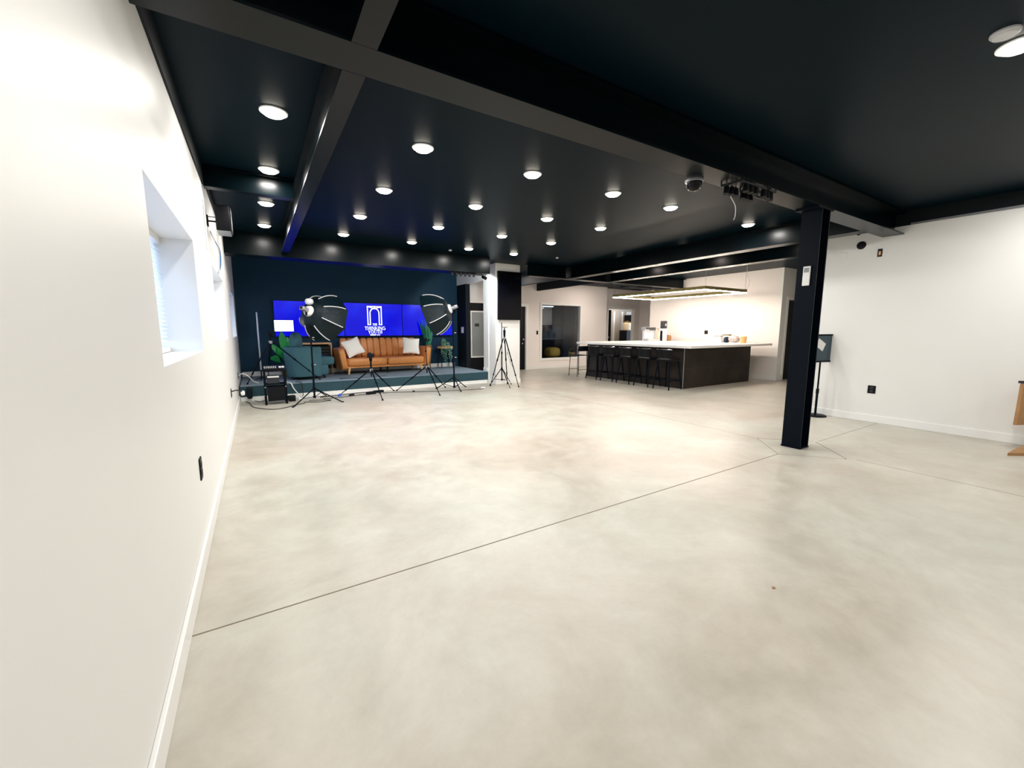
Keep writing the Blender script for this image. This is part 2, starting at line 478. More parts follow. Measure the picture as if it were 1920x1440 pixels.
# stage back wall, partition with opening, white pillar
struct(MB().b(XL, 4.60, YB, YB + 0.15, 0.0, ZC).build('wall_back', M['navy'], smooth=False), 'navy blue wall behind the stage')
baseboard('baseboard_back', XL + 0.02, 4.50, YB - 0.016, YB, h=0.10, z=0.27)
XP = 4.60
struct(MB().b(XP, XP + 0.12, 9.66, YB + 0.15, 0, 2.40).build('wall_partition_black', M['ledge'], smooth=False), 'black painted end of the partition beside the stage')
b = MB()
b.b(XP, XP + 0.12, 8.70, YB + 0.15, 2.40, ZC)
b.b(XP, XP + 0.12, 8.47, 8.70, 0, ZC)
struct(b.build('wall_partition', M['wall'], smooth=False), 'white partition with a doorway beside the stage')
struct(MB().b(4.62, 5.27, 8.15, 8.47, 0, ZC, bev=0.004).build('pillar', M['wall'], smooth=False), 'white square pillar at the stage corner')
struct(MB().b(4.606, 5.284, 8.136, 8.152, 0, 0.10).b(4.606, 4.622, 8.15, 8.47, 0.0, 0.10).b(5.268, 5.284, 8.15, 8.47, 0, 0.10).build('baseboard_pillar', M['trim'], smooth=False))
struct(MB().b(XP - 0.014, XP, 8.5, 8.70, 0.271, 0.35).build('baseboard_partition', M['trim'], smooth=False))
# lobby beyond the opening: white wall with black door
struct(MB().b(4.78, 5.30, 11.0, 11.1, 0, ZC).b(5.30, 6.16, 11.0, 11.1, 2.03, ZC).b(6.16, 6.5, 11.0, 11.1, 0, ZC).build('wall_lobby', M['beige'] if False else M['wall'], smooth=False), 'white wall beyond the stage doorway')
d = struct(MB().b(5.30, 6.16, 11.0, 11.05, 0, 2.03).build('door_1', M['black'], smooth=False), 'black door with a white framed frosted pane')
fr = MB().b(5.38, 5.42, 10.985, 11.0, 0.42, 1.80).b(5.98, 6.02, 10.985, 11.0, 0.42, 1.80).b(5.42, 5.98, 10.985, 11.0, 1.76, 1.80).b(5.42, 5.98, 10.985, 11.0, 0.42, 0.46)
struct(fr.build('door_pane_frame', M['trim'], d, smooth=False))
struct(MB().b(5.42, 5.98, 10.992, 11.0, 0.46, 1.76).build('door_pane', M['frost'], d, smooth=False))
struct(MB().b(5.52, 5.66, 10.986, 10.992, 1.34, 1.43).build('door_label', M['darkgrey'], d, smooth=False))
struct(MB().b(5.24, 5.30, 10.985, 11.0, 0, 2.09).b(5.30, 6.16, 10.985, 11.0, 2.03, 2.09).build('trim_4', M['trim'], smooth=False))

# bulkhead across the stage front
struct(MB().b(XL, 4.18, 7.6, 7.95, 2.385, ZC).build('beam_stage_bulkhead', M['beam'], smooth=False), 'black bulkhead across the front of the stage')

# kitchen side far wall with interior window and door
b = MB()
WX0, WX1, WZ0, WZ1 = 7.75, 9.34, 0.33, 2.03
DX0, DX1, DZ = 6.30, 7.14, 1.955
b.b(5.95, DX0, YF, YF + 0.12, 0, ZC)
b.b(DX0, DX1, YF, YF + 0.12, DZ, ZC)
b.b(DX1, WX0, YF, YF + 0.12, 0, ZC)
b.b(WX0, WX1, YF, YF + 0.12, 0, WZ0)
b.b(WX0, WX1, YF, YF + 0.12, WZ1, ZC)
b.b(WX1, 10.45, YF, YF + 0.12, 0, ZC)
struct(b.build('wall_far', M['wall_k'], smooth=False), 'warm white wall with an interior window')
d = struct(MB().b(DX0, DX1, YF + 0.05, YF + 0.09, 0, DZ).build('door_2', M['black'], smooth=False), 'black door with a round chrome knob')
struct(MB().puff((7.05, YF + 0.01, 0.95), (0.032, 0.032, 0.032), 1.0, n=12, m=8).cyl((7.05, YF + 0.0, 0.95), (7.05, YF + 0.05, 0.95), 0.015).build('door_knob', M['chrome'], d))
struct(MB().cyl((7.05, YF + 0.035, 0.82), (7.05, YF + 0.05, 0.82), 0.024).build('door_lock', M['grey'], d))
struct(MB().b(DX1, DX1 + 0.09, YF - 0.018, YF, 0, DZ + 0.09).b(DX0, DX1, YF - 0.018, YF, DZ, DZ + 0.09).b(DX0 - 0.09, DX0, YF - 0.018, YF, 0, DZ + 0.09).build('trim_5', M['trim'], smooth=False))
fr = MB()
t = 0.075
fr.b(WX0 - t, WX0, YF - 0.018, YF, WZ0 - t, WZ1 + t).b(WX1, WX1 + t, YF - 0.018, YF, WZ0 - t, WZ1 + t).b(WX0, WX1, YF - 0.018, YF, WZ1, WZ1 + t).b(WX0, WX1, YF - 0.018, YF, WZ0 - t, WZ0)
wo = struct(fr.build('window_4', M['trim'], smooth=False), 'white framed interior window onto a dark room')
struct(MB().b(WX0, WX1, YF + 0.05, YF + 0.056, WZ0, WZ1).build('window_pane', M['glass'], wo, smooth=False))
baseboard('baseboard_far', DX1 + 0.09, 10.4, YF - 0.016, YF)
# the dark room behind the interior window
struct(MB().b(9.45, 10.46, 12.4, 12.5, 0, ZC).b(7.3, 7.4, 10.85, 12.4, 0, ZC).b(10.46, 10.56, 11.2, 12.4, 0, ZC).build('wall_studio', M['bluecurtain'], smooth=False), 'dark walls of the room behind the interior window')

# pantry wall, set further back, with open doorway
YP = 11.0
PX0, PX1, PZ = 10.95, 12.28, 2.0
b = MB()
b.b(10.45, PX0, YP, YP + 0.12, 0, ZC).b(PX0, PX1, YP, YP + 0.12, PZ, ZC).b(PX1, 12.72, YP, YP + 0.12, 0, ZC)
b.b(10.45, 10.57, YF, YP, 0, ZC)
struct(b.build('wall_pantry', M['wall_k'], smooth=False), 'warm white wall with the pantry doorway')
struct(MB().b(PX0 - 0.085, PX0, YP - 0.018, YP, 0, PZ + 0.085).b(PX0, PX1, YP - 0.018, YP, PZ, PZ + 0.085).b(PX1, PX1 + 0.085, YP - 0.018, YP, 0, PZ + 0.085).build('trim_6', M['trim'], smooth=False))
struct(MB().b(12.6, 12.72, 9.2, YP, 0, ZC).build('wall_alcove', M['wall_k'], smooth=False))
struct(MB().b(PX0 - 0.1, PX0 - 0.0, YP + 0.12, 12.6, 0, ZC).b(PX0, 14.9, 12.5, 12.6, 0, ZC).b(14.8, 14.9, YP, 12.5, 0, ZC).build('wall_pantry_inside', M['beige'], smooth=False), 'beige walls inside the pantry')
d = struct(MB().b(10.95, 11.24, 11.14, 11.18, 0.0, 1.97).build('door_3', M['black'], smooth=False), 'black pantry door slid partly open')
struct(MB().cyl((11.06, 11.08, 0.97), (11.06, 11.14, 0.97), 0.014).puff((11.06, 11.07, 0.97), (0.03, 0.03, 0.03), 1.0, n=12, m=8).build('door_knob', M['chrome'], d))
dd = struct(MB().b(12.78, 13.18, 12.46, 12.50, 0, 1.93).build('door_4', M['beige'], smooth=False), 'beige inner pantry door')
struct(MB().b(12.70, 12.78, 12.45, 12.5, 0, 2.0).b(13.18, 13.26, 12.45, 12.5, 0, 2.0).build('trim_7', M['trim'], smooth=False))
struct(MB().puff((13.10, 12.42, 0.98), (0.035, 0.035, 0.035), 1.0, n=12, m=8).build('door_knob', M['chrome'], dd))

# kitchen wall, return and dark doorway
struct(MB().b(XK, XK + 0.14, 5.22, 9.0, 0, ZC).build('wall_kitchen', M['wall_k'], smooth=False), 'bright warm white kitchen wall')
struct(MB().b(XK + 0.14, 12.72, 9.0 - 0.1, 9.0, 0, ZC).build('wall_kitchen_end', M['ledge'], smooth=False))
b = MB().b(XK + 0.0, 11.12, 5.1, 5.22, 0, ZC).b(11.12, 12.06, 5.1, 5.22, 1.97, ZC).b(12.06, 14.0, 5.1, 5.22, 0, ZC)
struct(b.build('wall_return', M['wall'], smooth=False), 'white return wall with a dark doorway')
struct(MB().b(11.12, 12.06, 5.14, 5.19, 0, 1.97).build('door_5', M['black'], smooth=False), 'black door in the return wall')
struct(MB().b(11.04, 11.12, 5.085, 5.1, 0, 2.05).b(11.12, 12.06, 5.085, 5.1, 1.97, 2.05).build('trim_8', M['trim'], smooth=False))
baseboard('baseboard_kitchen', XK - 0.016, XK, 5.1, 9.0, h=0.12)
struct(MB().b(XK - 0.016, 11.04, 5.084, 5.1, 0, 0.12).build('baseboard_return', M['trim'], smooth=False))
struct(MB().b(13.9, 14.0, 2.9, 5.1, 0, ZC).b(XR + 0.16, 14.0, 2.74, 2.9, 0, ZC).build('wall_corridor', M['wall'], smooth=False), 'white walls of the side corridor')

# ------------------------------------------------------------------ steel beams and post
def ibeam(name, axis, c0, a0, a1, z0, h, wd, label=None, tf=0.014, tw=0.012):
    b = MB()
    if axis == 'x':
        b.b(a0, a1, c0 - wd / 2, c0 + wd / 2, z0, z0 + tf)
        b.b(a0, a1, c0 - wd / 2, c0 + wd / 2, z0 + h - tf, z0 + h)
        b.b(a0, a1, c0 - tw / 2, c0 + tw / 2, z0 + tf, z0 + h - tf)
    else:
        b.b(c0 - wd / 2, c0 + wd / 2, a0, a1, z0, z0 + tf)
        b.b(c0 - wd / 2, c0 + wd / 2, a0, a1, z0 + h - tf, z0 + h)
        b.b(c0 - tw / 2, c0 + tw / 2, a0, a1, z0 + tf, z0 + h - tf)
    return struct(b.build(name, M['beam'], smooth=False), label)
ibeam('steel_beam', 'x', 2.06, XL + 0.013, XR - 0.013, ZB, 0.265, 0.215, 'main black steel beam crossing the ceiling above the post')
ibeam('steel_beam', 'y', 0.474, 2.17, 7.6, ZB, 0.265, 0.105, 'black steel beam running to the stage')
ibeam('steel_beam', 'y', 0.474, YN, 1.95, ZB, 0.265, 0.105, 'black steel beam behind the main beam')
ibeam('steel_beam', 'x', 4.80, XL + 0.013, 0.42, 2.53, 0.18, 0.10, 'short black cross beam above the left wall')
ibeam('steel_beam', 'y', 6.44, 2.17, 7.73, ZB, 0.265, 0.20, 'black steel beam on the kitchen side')
ibeam('steel_beam', 'y', 7.74, 2.9, 7.73, ZB, 0.265, 0.20, 'black steel beam nearest the kitchen')
ibeam('steel_beam', 'x', 7.84, 5.27, XK, ZB, 0.265, 0.22, 'black steel beam running right from the white pillar')
struct(MB().b(6.26, 6.36, 7.97, YF, 2.45, ZC).b(7.54, 9.2, 8.1, 8.25, 2.45, ZC).b(7.54, 7.62, 8.1, YF, 2.45, ZC).b(9.0, XK, 8.25, 8.6, 2.44, ZC).build('beam_soffit', M['ledge'], smooth=False), 'black soffits over the kitchen side')

PXc, PYc = 4.86, 2.05
b = MB()
b.b(4.77, 4.784, 1.955, 2.135, 0.004, ZB)
b.b(4.936, 4.95, 1.955, 2.135, 0.004, ZB)
b.b(4.784, 4.936, 2.04, 2.05, 0.004, ZB)
b.b(4.765, 4.955, 1.95, 2.14, 0.0, 0.014)
b.b(4.70, 5.02, 1.955, 2.165, ZB - 0.014, ZB)
struct(b.build('column_steel', M['blackmetal'], smooth=False), 'black steel post standing on the concrete floor')

# ------------------------------------------------------------------ recessed ceiling lights
def make_light(label, x, y, watts, col=(1.0, 0.965, 0.925), proto=[None], group='recessed ceiling lights'):
    if proto[0] is None:
        t = thing('ceiling_light', label, 'light', (x, y, ZC), 0, group)
        MB().lathe([(0.072, -0.001), (0.088, -0.001), (0.086, -0.007), (0.074, -0.009), (0.072, -0.004)], n=28).build('trim_ring', M['white'], t)
        MB().lathe([(0.0, -0.030), (0.035, -0.029), (0.058, -0.024), (0.070, -0.014), (0.072, -0.001), (0.0, -0.001)], n=28).build('lens', M['lens'], t)
        proto[0] = t
    else:
        t = dup(proto[0], (x, y, ZC), 0, label, group)
    ld = bpy.data.lights.new('downlight', 'AREA')
    ld.shape = 'DISK'; ld.size = 0.14; ld.energy = watts; ld.color = col
    lo = bpy.data.objects.new('downlight', ld)
    COL.objects.link(lo)
    lo.location = (x, y, ZC - 0.034)
    return t
rows = [(7.0, 'row nearest the stage'), (5.8, 'second row from the stage'), (4.61, 'third row from the stage'), (3.41, 'row just beyond the main beam')]
colsx = [(0.205, 'beside the left wall'), (1.26, 'second from the left wall'), (2.345, 'third from the left wall'), (3.41, 'fourth from the left wall'), (4.38, 'fifth from the left wall')]
pend = []
for (y, rn) in rows:
    for ci, (x, cn) in enumerate(colsx):
        pend.append((x, y, 'round recessed ceiling light, %s, %s' % (rn, cn)))
pos_lights = []
for (x, y, lab) in pend:
    make_light(lab, x, y, (LIGHT_W_FAR if y > 5 else LIGHT_W) * (0.75 if x < 0.5 else 1.0))
make_light('round recessed ceiling light right of the grid, above the kitchen side, by the post', 6.0, 3.36, LIGHT_W)
make_light('round recessed ceiling light at the upper right corner, nearest the camera', 3.48, 0.60, LIGHT_W)
# lamps of the same kind over the near part of the room and between the kitchen beams
for (x, y, lab) in [(0.205, 0.9, 'round recessed ceiling light over the near end of the left wall'),
                    (1.9, 0.3, 'round recessed ceiling light above and beside the viewer'),
                    (5.2, 0.6, 'round recessed ceiling light near the right wall'),
                    (6.3, 0.6, 'round recessed ceiling light close beside the right wall'),
                    (1.2, -1.6, 'round recessed ceiling light behind the viewer near the left'),
                    (3.5, -1.6, 'round recessed ceiling light behind the viewer in the middle'),
                    (5.6, -1.6, 'round recessed ceiling light behind the viewer near the right wall')]:
    make_light(lab, x, y, LIGHT_W * (0.7 if x < 0.5 else 1.05))
for (x, y, lab) in [(7.08, 3.6, 'round recessed ceiling light between the kitchen beams, nearest'),
                    (7.08, 5.2, 'round recessed ceiling light between the kitchen beams, middle'),
                    (7.08, 6.8, 'round recessed ceiling light between the kitchen beams, farthest'),
                    (8.9, 3.9, 'round recessed ceiling light over the side corridor'),
                    (9.3, 9.6, 'round recessed ceiling light before the interior window wall'),
                    (5.9, 9.6, 'round recessed ceiling light in the lobby beyond the pillar'),
                    (12.4, 11.8, 'round recessed ceiling light in the pantry')]:
    make_light(lab, x, y, KITCHEN_W if y > 9 else 9.0, (1.0, 0.86, 0.78))

# small round detectors on the ceiling
for (x, y, lab) in [(3.175, 7.3, 'tiny pale ceiling sensor in front of the stage'), (5.37, 6.9, 'tiny pale ceiling sensor right of the white pillar'), (3.28, 0.62, 'small pale smoke detector beside the nearest corner light')]:
    r = 0.03 if y > 2 else 0.055
    tag(MB().lathe([(0.0, -0.02), (r * 0.8, -0.02), (r, -0.008), (r, 0.0), (0.0, 0.0)], n=18).build('ceiling_sensor', M['silver'], loc=(x, y, ZC)), lab, 'sensor')

# ------------------------------------------------------------------ pendant over the bar
pt = thing('pendant_light', 'rectangular lit frame pendant in dark bronze hanging over the island', 'light', (9.0, 6.75, 2.11))
hx, hy, wd, hh = 0.80, 1.35, 0.055, 0.065
fr = MB().b(-hx, hx, -hy, -hy + wd, -0.004, hh).b(-hx, hx, hy - wd, hy, -0.004, hh).b(-hx, -hx + wd, -hy + wd, hy - wd, -0.004, hh).b(hx - wd, hx, -hy + wd, hy - wd, -0.004, hh)
fr.build('frame', M['gold'], pt, smooth=False)
e = 0.004
df = MB().b(-hx + e, hx - e, -hy + e, -hy + wd - e, -0.016, -0.0045).b(-hx + e, hx - e, hy - wd + e, hy - e, -0.016, -0.0045).b(-hx + e, -hx + wd - e, -hy + wd - e, hy - wd + e, -0.016, -0.0045).b(hx - wd + e, hx - e, -hy + wd - e, hy - wd + e, -0.016, -0.0045)
df.build('diffuser', M['led'], pt, smooth=False)
for sx in (-1, 1):
    for sy in (-1, 1):
        MB().cyl((sx * (hx - 0.03), sy * (hy - 0.03), hh), (sx * (hx - 0.03), sy * (hy - 0.03), ZC - 2.11), 0.0025, n=6).build('wire', M['grey'], pt)
MB().tube(smooth_path([(hx - 0.03, -hy + 0.03, hh), (hx + 0.06, -hy + 0.02, 0.12), (hx + 0.09, -hy, 0.25), (hx + 0.02, -hy + 0.02, 0.40), (hx - 0.02, -hy + 0.03, ZC - 2.11)]), 0.004).build('power_cord', M['silver'], pt)

# ------------------------------------------------------------------ stage
st = thing('stage', 'low carpeted stage platform in front of the navy wall', 'stage', (0, 0, 0))
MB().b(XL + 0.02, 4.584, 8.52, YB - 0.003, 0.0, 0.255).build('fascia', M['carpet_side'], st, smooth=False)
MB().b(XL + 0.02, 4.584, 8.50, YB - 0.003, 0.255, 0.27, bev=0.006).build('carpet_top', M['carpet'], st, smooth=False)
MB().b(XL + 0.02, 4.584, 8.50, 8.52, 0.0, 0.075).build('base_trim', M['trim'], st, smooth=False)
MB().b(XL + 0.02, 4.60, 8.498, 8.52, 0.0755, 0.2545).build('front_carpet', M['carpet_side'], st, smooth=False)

# ------------------------------------------------------------------ video wall
def letter_mesh(b, txt, x, z, h, y, gap=0.22, bold=0.15):
    """serif capitals drawn as strokes; returns the width"""
    t = bold * h; th = 0.09 * h; s = 0.055 * h
    def stroke(p, q, wd):
        p = Vector((p[0], 0, p[1])); q = Vector((q[0], 0, q[1]))
        n = Vector((-(q - p).z, 0, (q - p).x)).normalized() * wd / 2
        o = Vector((x, y, z))
        b.prism([o + p + n, o + p - n, o + q - n, o + q + n], (0, 0.002, 0))
    def stem(px, wd=t, z0=0, z1=h):
        stroke((px, z0), (px, z1), wd)
        for zz in (z0 + th / 2, z1 - th / 2):
            stroke((px - wd / 2 - s, zz), (px + wd / 2 + s, zz), th * 0.7)
    def arc(cx, cz, rx, rz, a0, a1, wd, n=12):
        pr = None
        for i in range(n + 1):
            a = math.radians(a0 + (a1 - a0) * i / n)
            p = (cx + rx * math.cos(a), cz + rz * math.sin(a))
            if pr: stroke(pr, p, wd)
            pr = p
    x0 = x
    for ch in txt:
        if ch == ' ':
            x += 0.4 * h; continue
        if ch == 'T':
            wdt = 0.72 * h; stem(wdt / 2); stroke((0, h - th / 2), (wdt, h - th / 2), th)
            stroke((th / 2, h), (th / 2, h - 0.2 * h), th); stroke((wdt - th / 2, h), (wdt - th / 2, h - 0.2 * h), th)
        elif ch == 'H':
            wdt = 0.82 * h; stem(0.14 * h); stem(wdt - 0.14 * h); stroke((0.14 * h, h / 2), (wdt - 0.14 * h, h / 2), th)
        elif ch == 'E':
            wdt = 0.62 * h; stem(0.14 * h)
            for zz in (th / 2, h / 2, h - th / 2): stroke((0.14 * h, zz), (wdt - (0.1 * h if zz == h / 2 else 0), zz), th)
        elif ch == 'I':
            wdt = 0.32 * h; stem(wdt / 2)
        elif ch == 'N':
            wdt = 0.86 * h; stem(0.13 * h, th); stem(wdt - 0.13 * h, th); stroke((0.13 * h, h), (wdt - 0.13 * h, 0), t)
        elif ch == 'K':
            wdt = 0.82 * h; stem(0.14 * h); stroke((0.2 * h, 0.42 * h), (wdt - 0.08 * h, h), th); stroke((0.36 * h, 0.55 * h), (wdt, 0), t)
        elif ch == 'G':
            wdt = 0.86 * h; arc(0.45 * h, h / 2, 0.38 * h, 0.45 * h, 45, 335, t * 0.85, 20); stroke((0.78 * h, 0.08 * h), (0.78 * h, 0.45 * h), t); stroke((0.58 * h, 0.45 * h), (0.9 * h, 0.45 * h), th)
        elif ch == 'Y':
            wdt = 0.80 * h; stem(wdt / 2, t, 0, 0.45 * h); stroke((wdt / 2, 0.42 * h), (0.08 * h, h), t); stroke((wdt / 2, 0.42 * h), (wdt - 0.08 * h, h), th)
        elif ch == 'O':
            wdt = 0.90 * h; arc(wdt / 2, h / 2, 0.37 * h, 0.45 * h, 0, 360, t * 0.85, 24)
        elif ch == 'U':
            wdt = 0.84 * h; stroke((0.14 * h, h), (0.14 * h, 0.35 * h), t); stroke((wdt - 0.14 * h, h), (wdt - 0.14 * h, 0.35 * h), th); arc(wdt / 2, 0.37 * h, wdt / 2 - 0.14 * h, 0.32 * h, 180, 360, th * 1.3)
            stroke((0.02 * h, h - th / 2), (0.28 * h, h - th / 2), th * 0.7); stroke((wdt - 0.26 * h, h - th / 2), (wdt - 0.02 * h, h - th / 2), th * 0.7)
        x += wdt + gap * h * 0.35
    return x - x0
def text_width(txt, h, gap=0.22):
    W = {'T': .72, 'H': .82, 'E': .62, 'I': .32, 'N': .86, 'K': .82, 'G': .86, 'Y': .80, 'O': .90, 'U': .84}
    return sum(W[c] * h for c in txt) + gap * h * 0.35 * (len(txt) - 1)
YS = 10.112
for (x0, x1, lab) in [(0.345, 1.735, 'blue lit display panel at the left, partly behind the softbox'), (1.740, 3.080, 'blue lit display panel in the middle showing a white arch logo'), (3.085, 4.415, 'blue lit display panel at the right, above the snake plant')]:
    z0, z1 = 1.095, 1.865
    t = thing('display_panel', lab, 'screen', ((x0 + x1) / 2, YS, z0), 0, 'blue display panels on the stage wall')
    hw = (x1 - x0) / 2
    MB().b(-hw, hw, 0.0, 0.085, 0, z1 - z0).build('casing', M['black'], t, smooth=False)
    MB().b(-hw + 0.006, hw - 0.006, -0.003, -0.0005, 0.012, z1 - z0 - 0.006).build('screen', M['screen'], t, smooth=False)
    if x0 > 1 and x0 < 2:
        lg = MB(); cx = 0.012; y = -0.0065
        def bar(p, q, wd, bb):
            p = Vector((p[0], y, p[1])); q = Vector((q[0], y, q[1]))
            n = Vector((-(q - p).z, 0, (q - p).x)).normalized() * wd / 2
            bb.prism([p + n, p - n, q - n, q + n], (0, 0.002, 0))
        wdl = 0.026
        bz, tz, hw2, iw = 0.27, 0.695, 0.158, 0.104
        for sx in (-1, 1):
            bar((cx + sx * hw2, bz), (cx + sx * hw2, tz), wdl, lg)
            bar((cx + sx * (hw2 + wdl / 2), bz), (cx + sx * (iw - wdl / 2), bz), wdl * 0.8, lg)
            pr = (cx + sx * iw, bz)
            pts = [(cx + sx * iw, 0.54)]
            for k in range(1, 9):
                u = k / 8 * PI / 2 * 0.86
                pts.append((cx + sx * (iw - 0.30 * (1 - math.cos(u)) * (iw / 0.235)), 0.54 + 0.128 * math.sin(u) * 0.98))
            pts[-1] = (cx, 0.648)
            for p in pts:
                bar(pr, p, wdl, lg); pr = p
            bar((cx, 0.645), (cx + sx * hw2, tz - 0.004), wdl * 0.7, lg)
        bar((cx - hw2 - wdl / 2, tz), (cx + hw2 + wdl / 2, tz), wdl, lg)
        h1 = 0.048; wt = text_width('THE', h1); letter_mesh(lg, 'THE', cx - wt / 2, 0.252, h1, y, bold=0.2)
        h2 = 0.078; wt = text_width('THINKING', h2); letter_mesh(lg, 'THINKING', cx - wt / 2, 0.148, h2, y, bold=0.2)
        h3 = 0.074; wt = text_width('YOUTH', h3); letter_mesh(lg, 'YOUTH', cx - wt / 2, 0.062, h3, y, bold=0.2)
        lg.b(cx - 0.12, cx + 0.012, y, y + 0.002, 0.016, 0.046)
        for k in range(4):
            lg.b(cx + 0.028 + k * 0.022, cx + 0.044 + k * 0.022, y, y + 0.002, 0.018, 0.040)
        lg.build('logo', M['logo'], t, smooth=False)
        MB().prism([(cx - 0.028, y - 0.001, tz - 0.014), (cx + 0.028, y - 0.001, tz - 0.014), (cx, y - 0.001, tz - 0.034)], (0, 0.002, 0)).build('logo_keystone', M['keystone'], t, smooth=False)

# ------------------------------------------------------------------ tv on the pillar
t = thing('television', 'black flat television mounted upright on the white pillar', 'television', (4.955, 8.15, 1.47))
MB().b(-0.31, 0.31, -0.075, -0.03, 0, 1.075, bev=0.006).build('casing', M['black'], t, smooth=False)
MB().b(-0.302, 0.302, -0.0775, -0.0745, 0.01, 1.065).build('screen', M['glassdark'], t, smooth=False)
MB().b(-0.15, 0.15, -0.03, 0.0, 0.3, 0.8).build('wall_mount', M['blackmetal'], t, smooth=False)

# ------------------------------------------------------------------ sofa
sofa = thing('sofa', 'tan leather sofa with channel tufted back on the stage', 'sofa', (2.50, 9.76, 0.275), math.radians(3))
# local: x right, -y front; width 2.02
b = MB()
for s in (-1, 1):
    c = MB()
    c.puff((s * 0.445, -0.03, 0.265), (0.445, 0.335, 0.085), 0.22, n=28, m=14)
    c.build('seat_cushion', M['leather'], sofa)
for s in (-1, 1):
    c = MB()
    nch = 6
    for k in range(nch):
        x = s * 0.445 + (k - (nch - 1) / 2) * 0.147
        c.puff((x, 0.30, 0.555), (0.0775, 0.085, 0.225), 0.42, rot=(math.radians(-12), 0, 0), n=12, m=12)
    c.build('backrest_cushion', M['leather'], sofa)
for s in (-1, 1):
    c = MB()
    prof = [(0.885, -0.36, 0.10), (0.885, 0.33, 0.10), (0.885, 0.38, 0.60), (0.885, -0.20, 0.585), (0.885, -0.34, 0.50)]
    c.puff((s * 0.965, -0.0, 0.335), (0.075, 0.36, 0.245), 0.35, rot=(0, s * math.radians(9), 0), n=24, m=14)
    c.build('armrest', M['leather'], sofa)
MB().b(-0.92, 0.92, -0.32, 0.30, 0.135, 0.185, bev=0.01).b(-0.90, 0.90, 0.26, 0.34, 0.17, 0.62, bev=0.02).build('frame', M['leather'], sofa, smooth=False)
for (x, y) in ((-0.84, -0.30), (0.80, -0.30), (-0.84, 0.28), (0.80, 0.28), (0.0, -0.26), (0.0, 0.24)):
    MB().cyl((x, y, 0.14), (x * 1.03, y * 1.05, 0.0), 0.026 if x else 0.02, 0.018, n=10).build('leg', M['wood'] if x else M['black'], sofa)
def pillow(name, loc, rot, lab, s=(0.20, 0.065, 0.195)):
    o = MB()
    # pinched corners
    n = 14
    def P(u, v, side):
        x = u * s[0]; z = v * s[2]
        k = (1 - u * u) * (1 - v * v)
        pinch = 1 - 0.10 * (1 - abs(u * v)) * max(abs(u), abs(v)) ** 2
        return Vector((x * pinch, side * s[1] * (k ** 0.45), z * pinch))
    for side in (-1, 1):
        g = [[o.bm.verts.new(P(-1 + 2 * i / n, -1 + 2 * j / n, side)) for j in range(n + 1)] for i in range(n + 1)]
        for i in range(n):
            for j in range(n):
                o.bm.faces.new((g[i][j], g[i + 1][j], g[i + 1][j + 1], g[i][j + 1]))
    ob = o.build(name, M['cushion'], loc=loc)
    ob.rotation_euler = rot
    return tag(ob, lab, 'pillow')
pillow('throw_pillow', (1.80, 9.56, 0.865), (math.radians(-22), math.radians(-18), math.radians(14)), 'white throw pillow leaning at the left end of the tan sofa')
pillow('throw_pillow', (3.13, 9.62, 0.865), (math.radians(-18), math.radians(5), math.radians(-4)), 'white throw pillow upright at the right end of the tan sofa')

# ------------------------------------------------------------------ armchair
ch = thing('armchair', 'teal grey upholstered tub armchair seen from its side on the stage', 'armchair', (0.80, 9.20, 0.275), math.radians(12))
# local +x = front
b = MB()
def shell_pts(z, off):
    out = []
    hw = 0.30 + off; r = 0.2
    return out
# wrap-around shell: swept along a U path
path = [(0.20, -0.30), (0.06, -0.315), (-0.12, -0.31), (-0.25, -0.26), (-0.31, -0.12), (-0.325, 0.0), (-0.31, 0.12), (-0.25, 0.26), (-0.12, 0.31), (0.06, 0.315), (0.20, 0.30)]
pth = smooth_path([(x, y, 0) for x, y in path], 5)
nr = []
for i, p in enumerate(pth):
    d = (pth[min(i + 1, len(pth) - 1)] - pth[max(i - 1, 0)]).normalized()
    out = Vector((d.y, -d.x, 0)) * -1
    if out.dot(Vector((p.x - 0.05, p.y, 0))) < 0: out = -out
    sec = []
    T = 0.085
    for (o_, z) in ((-0.045, 0.06), (-0.02, 0.06), (0.0, 0.20), (0.018, 0.40), (0.028, 0.58), (0.020, 0.62), (-0.010, 0.64), (-0.045, 0.635), (-0.065, 0.61), (-0.075, 0.40), (-0.08, 0.10)):
        sec.append(b.bm.verts.new(Vector((p.x, p.y, 0)) + out * (o_ + 0.02) + Vector((0, 0, z))))
    nr.append(sec)
for i in range(len(nr) - 1):
    m_ = len(nr[i])
    for k in range(m_):
        j = (k + 1) % m_
        b.bm.faces.new((nr[i][k], nr[i][j], nr[i + 1][j], nr[i + 1][k]))
b.bm.faces.new(nr[0][::-1]); b.bm.faces.new(nr[-1])
b.build('backrest', M['teal'], ch)
MB().puff((0.05, 0, 0.17), (0.33, 0.27, 0.115), 0.25, n=24, m=12).build('seat_base', M['teal'], ch)
MB().puff((0.16, 0, 0.345), (0.36, 0.235, 0.09), 0.3, n=24, m=12).build('seat_cushion', M['teal'], ch)
for (x, y) in ((0.30, -0.22), (0.30, 0.22), (-0.20, -0.22), (-0.20, 0.22)):
    MB().cyl((x * 0.85, y * 0.9, 0.08), (x, y, 0.006), 0.02, 0.015, n=8).build('leg', M['black'], ch)
tag(MB().puff((0, 0, 0), (0.115, 0.19, 0.20), 0.8, n=24, m=16).build('headrest_pillow', M['teal'], loc=(0.655, 9.16, 1.0)), 'round topped teal pillow propped on the back of the armchair', 'pillow')

